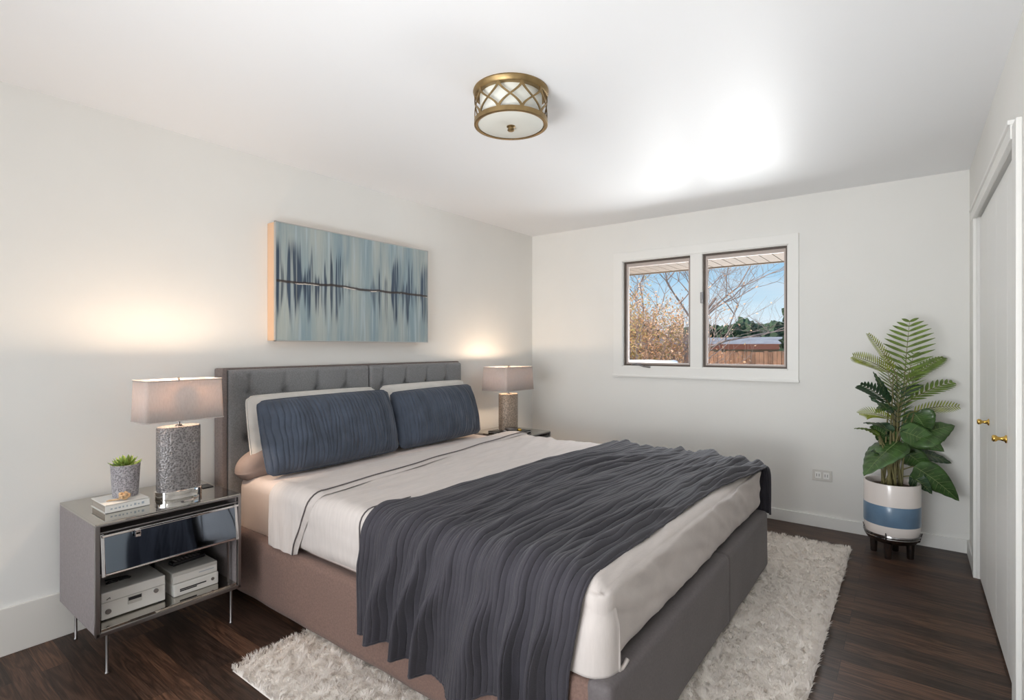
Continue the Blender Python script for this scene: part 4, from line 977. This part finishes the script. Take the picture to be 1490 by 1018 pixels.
def tree(name, label, cat, x, y, h, spread, seed, m, levels=5, r0=.09, leaves=0, lm=None, lsz=.03, trunks=1, group=None, fork=.28, lo=0.0):
    rnd = random.Random(seed); t = thing(name, label, cat, (x, y, -.6), 0, group); mb = MB(); tips = []
    def grow(p, d, L_, r_, lv):
        n = 4; pts = [p]; q_ = p.copy(); dd = d.copy()
        for i in range(n):
            dd = (dd + Vector((rnd.uniform(-1, 1), rnd.uniform(-1, 1), rnd.uniform(-.5, .9))) * .16).normalized(); q_ = q_ + dd * L_ / n; pts.append(q_.copy())
        mb.tube(pts, [r_ * (1 - .4 * i / n) for i in range(n + 1)], 6 if lv > 3 else (4 if lv > 1 else 3), cap=False)
        if lv <= 2: tips.extend(pts[1:])
        if lv <= 0: return
        for k in range(rnd.choice((3, 3, 4)) if lv > 1 else 3):
            bi = rnd.choice((2, 3, 4, 4)); ax = Vector((rnd.uniform(-1, 1), rnd.uniform(-1, 1), rnd.uniform(-.3, .6))).normalized()
            nd = (dd * (1 - fork) + ax * spread).normalized(); grow(pts[bi], nd, L_ * rnd.uniform(.62, .85), r_ * rnd.uniform(.45, .62), lv - 1)
    for k in range(trunks):
        a = 2 * PI * k / trunks + rnd.random(); d = Vector((math.cos(a) * (.35 if trunks > 1 else .05), math.sin(a) * (.35 if trunks > 1 else .05), 1)).normalized()
        grow(Vector((x + (.1 * math.cos(a) if trunks > 1 else 0), y, -.6)), d, h * .36, r0, levels)
    build('branches', mb, m, t, smooth=True)
    if leaves:
        lb = MB(); vs = []; fs = []; n = 0
        for k in range(leaves):
            p = rnd.choice(tips) + Vector((rnd.gauss(0, 1), rnd.gauss(0, 1), rnd.gauss(0, 1))) * .09
            if p.z < lo or (p.x / p.y > -.345 and rnd.random() < .93): continue
            a = Vector((rnd.uniform(-1, 1), rnd.uniform(-1, 1), rnd.uniform(-1, 1))).normalized(); b_ = a.orthogonal().normalized(); s_ = lsz * rnd.uniform(.5, 1.3)
            vs += [p - a * s_, p + b_ * s_ * .5, p + a * s_, p - b_ * s_ * .5]; fs.append((n, n + 1, n + 2, n + 3)); n += 4
        lb.add(vs, fs); lo_ = build('foliage', lb, lm, t); lo_['kind'] = 'stuff'
    return t
tree('bare_tree', 'bare branching tree seen across the mullion between both panes', 'tree', -4.95, 12.2, 5.4, .75, 5, M_twig, 6, .085)
tree('blossom_bush', 'rusty leaved multi-stem bush filling the left pane', 'bush', -3.80, 9.6, 3.3, .7, 21, M_twig, 4, .03, 11000, M_dry, .027, trunks=6)
tree('blossom_bush', 'olive leaved bush at the left edge of the left pane', 'bush', -4.15, 8.9, 2.9, .6, 33, M_twig, 4, .03, 7000, M_drygreen, .024, trunks=5)
# fence beyond the yard
fe = thing('board_fence', 'weathered cedar board fence beyond the yard', 'fence', (-4.5, 13.0, -.6))
fb = MB(); x = -9.0; rnd = random.Random(5)
while x < -.2:
    fb.box(x, x + .085, 13.0, 13.02, -.6, 1.20 + rnd.uniform(-.015, .015), .004); x += .092
build('board', fb, M_fence, fe); 
build('rail', MB().box(-9, -.2, 13.02, 13.06, .95, 1.03).box(-9, -.2, 13.02, 13.06, -.2, -.12), M_fence, fe)
nh = thing('neighbour_house', 'low tan neighbouring house with grey roof behind the fence', 'house', (-6, 17, -.6))
build('wall', MB().box(-12, -1, 16.0, 20, -.6, 1.32), M_stuc, nh)
build('roof', MB().add([(-12.4, 15.6, 1.38), (-.6, 15.6, 1.38), (-.6, 18, 1.62), (-12.4, 18, 1.62), (-12.4, 20.4, 1.38), (-.6, 20.4, 1.38)], [(0, 1, 2, 3), (3, 2, 5, 4), (0, 4, 5, 1)]), M_roof, nh)
build('fascia', MB().box(-12.4, -.6, 15.55, 15.6, 1.24, 1.39), M_redb, nh)
def hedge(name, label, x0, x1, y0, y1, z1, n, seed):
    rnd = random.Random(seed); mb = MB()
    for k in range(n):
        c = (rnd.uniform(x0, x1), rnd.uniform(y0, y1), rnd.uniform(.2, z1)); mb.blob(c, rnd.uniform(.22, .48), 3, .8, 5)
    return tag(build(name, mb, M_ever, smooth=False), label, 'hedge')
hedge('hedge', 'long dark evergreen hedge on the horizon behind the low roof', -14, -1.5, 22, 23.2, 1.95, 300, 4)
eg = MB(); rnd = random.Random(8)
for k in range(34):
    z = rnd.uniform(-.2, 2.3); r_ = (2.7 - z) * .16; a = rnd.random() * 6.28; eg.blob((-2.16 + r_ * math.cos(a), 14.4 + r_ * math.sin(a), z), .20, 3, .9, 6)
tag(build('evergreen_tree', eg, M_ever), 'dark evergreen standing at the right edge of the right pane', 'tree')
sd = thing('garden_shed', 'snow-covered low shed roof at the foot of the left pane', 'shed', (-3.35, 7.6, -.6))
build('wall', MB().box(-3.9, -2.9, 7.3, 8.0, -.6, 1.03), M_ext, sd)
build('snow_cover', MB().rbox((-3.95, 7.25, 1.03), (-2.86, 8.05, 1.10), .03, .05, soft(.01, 4, 2)), M_snow, sd, smooth=True)
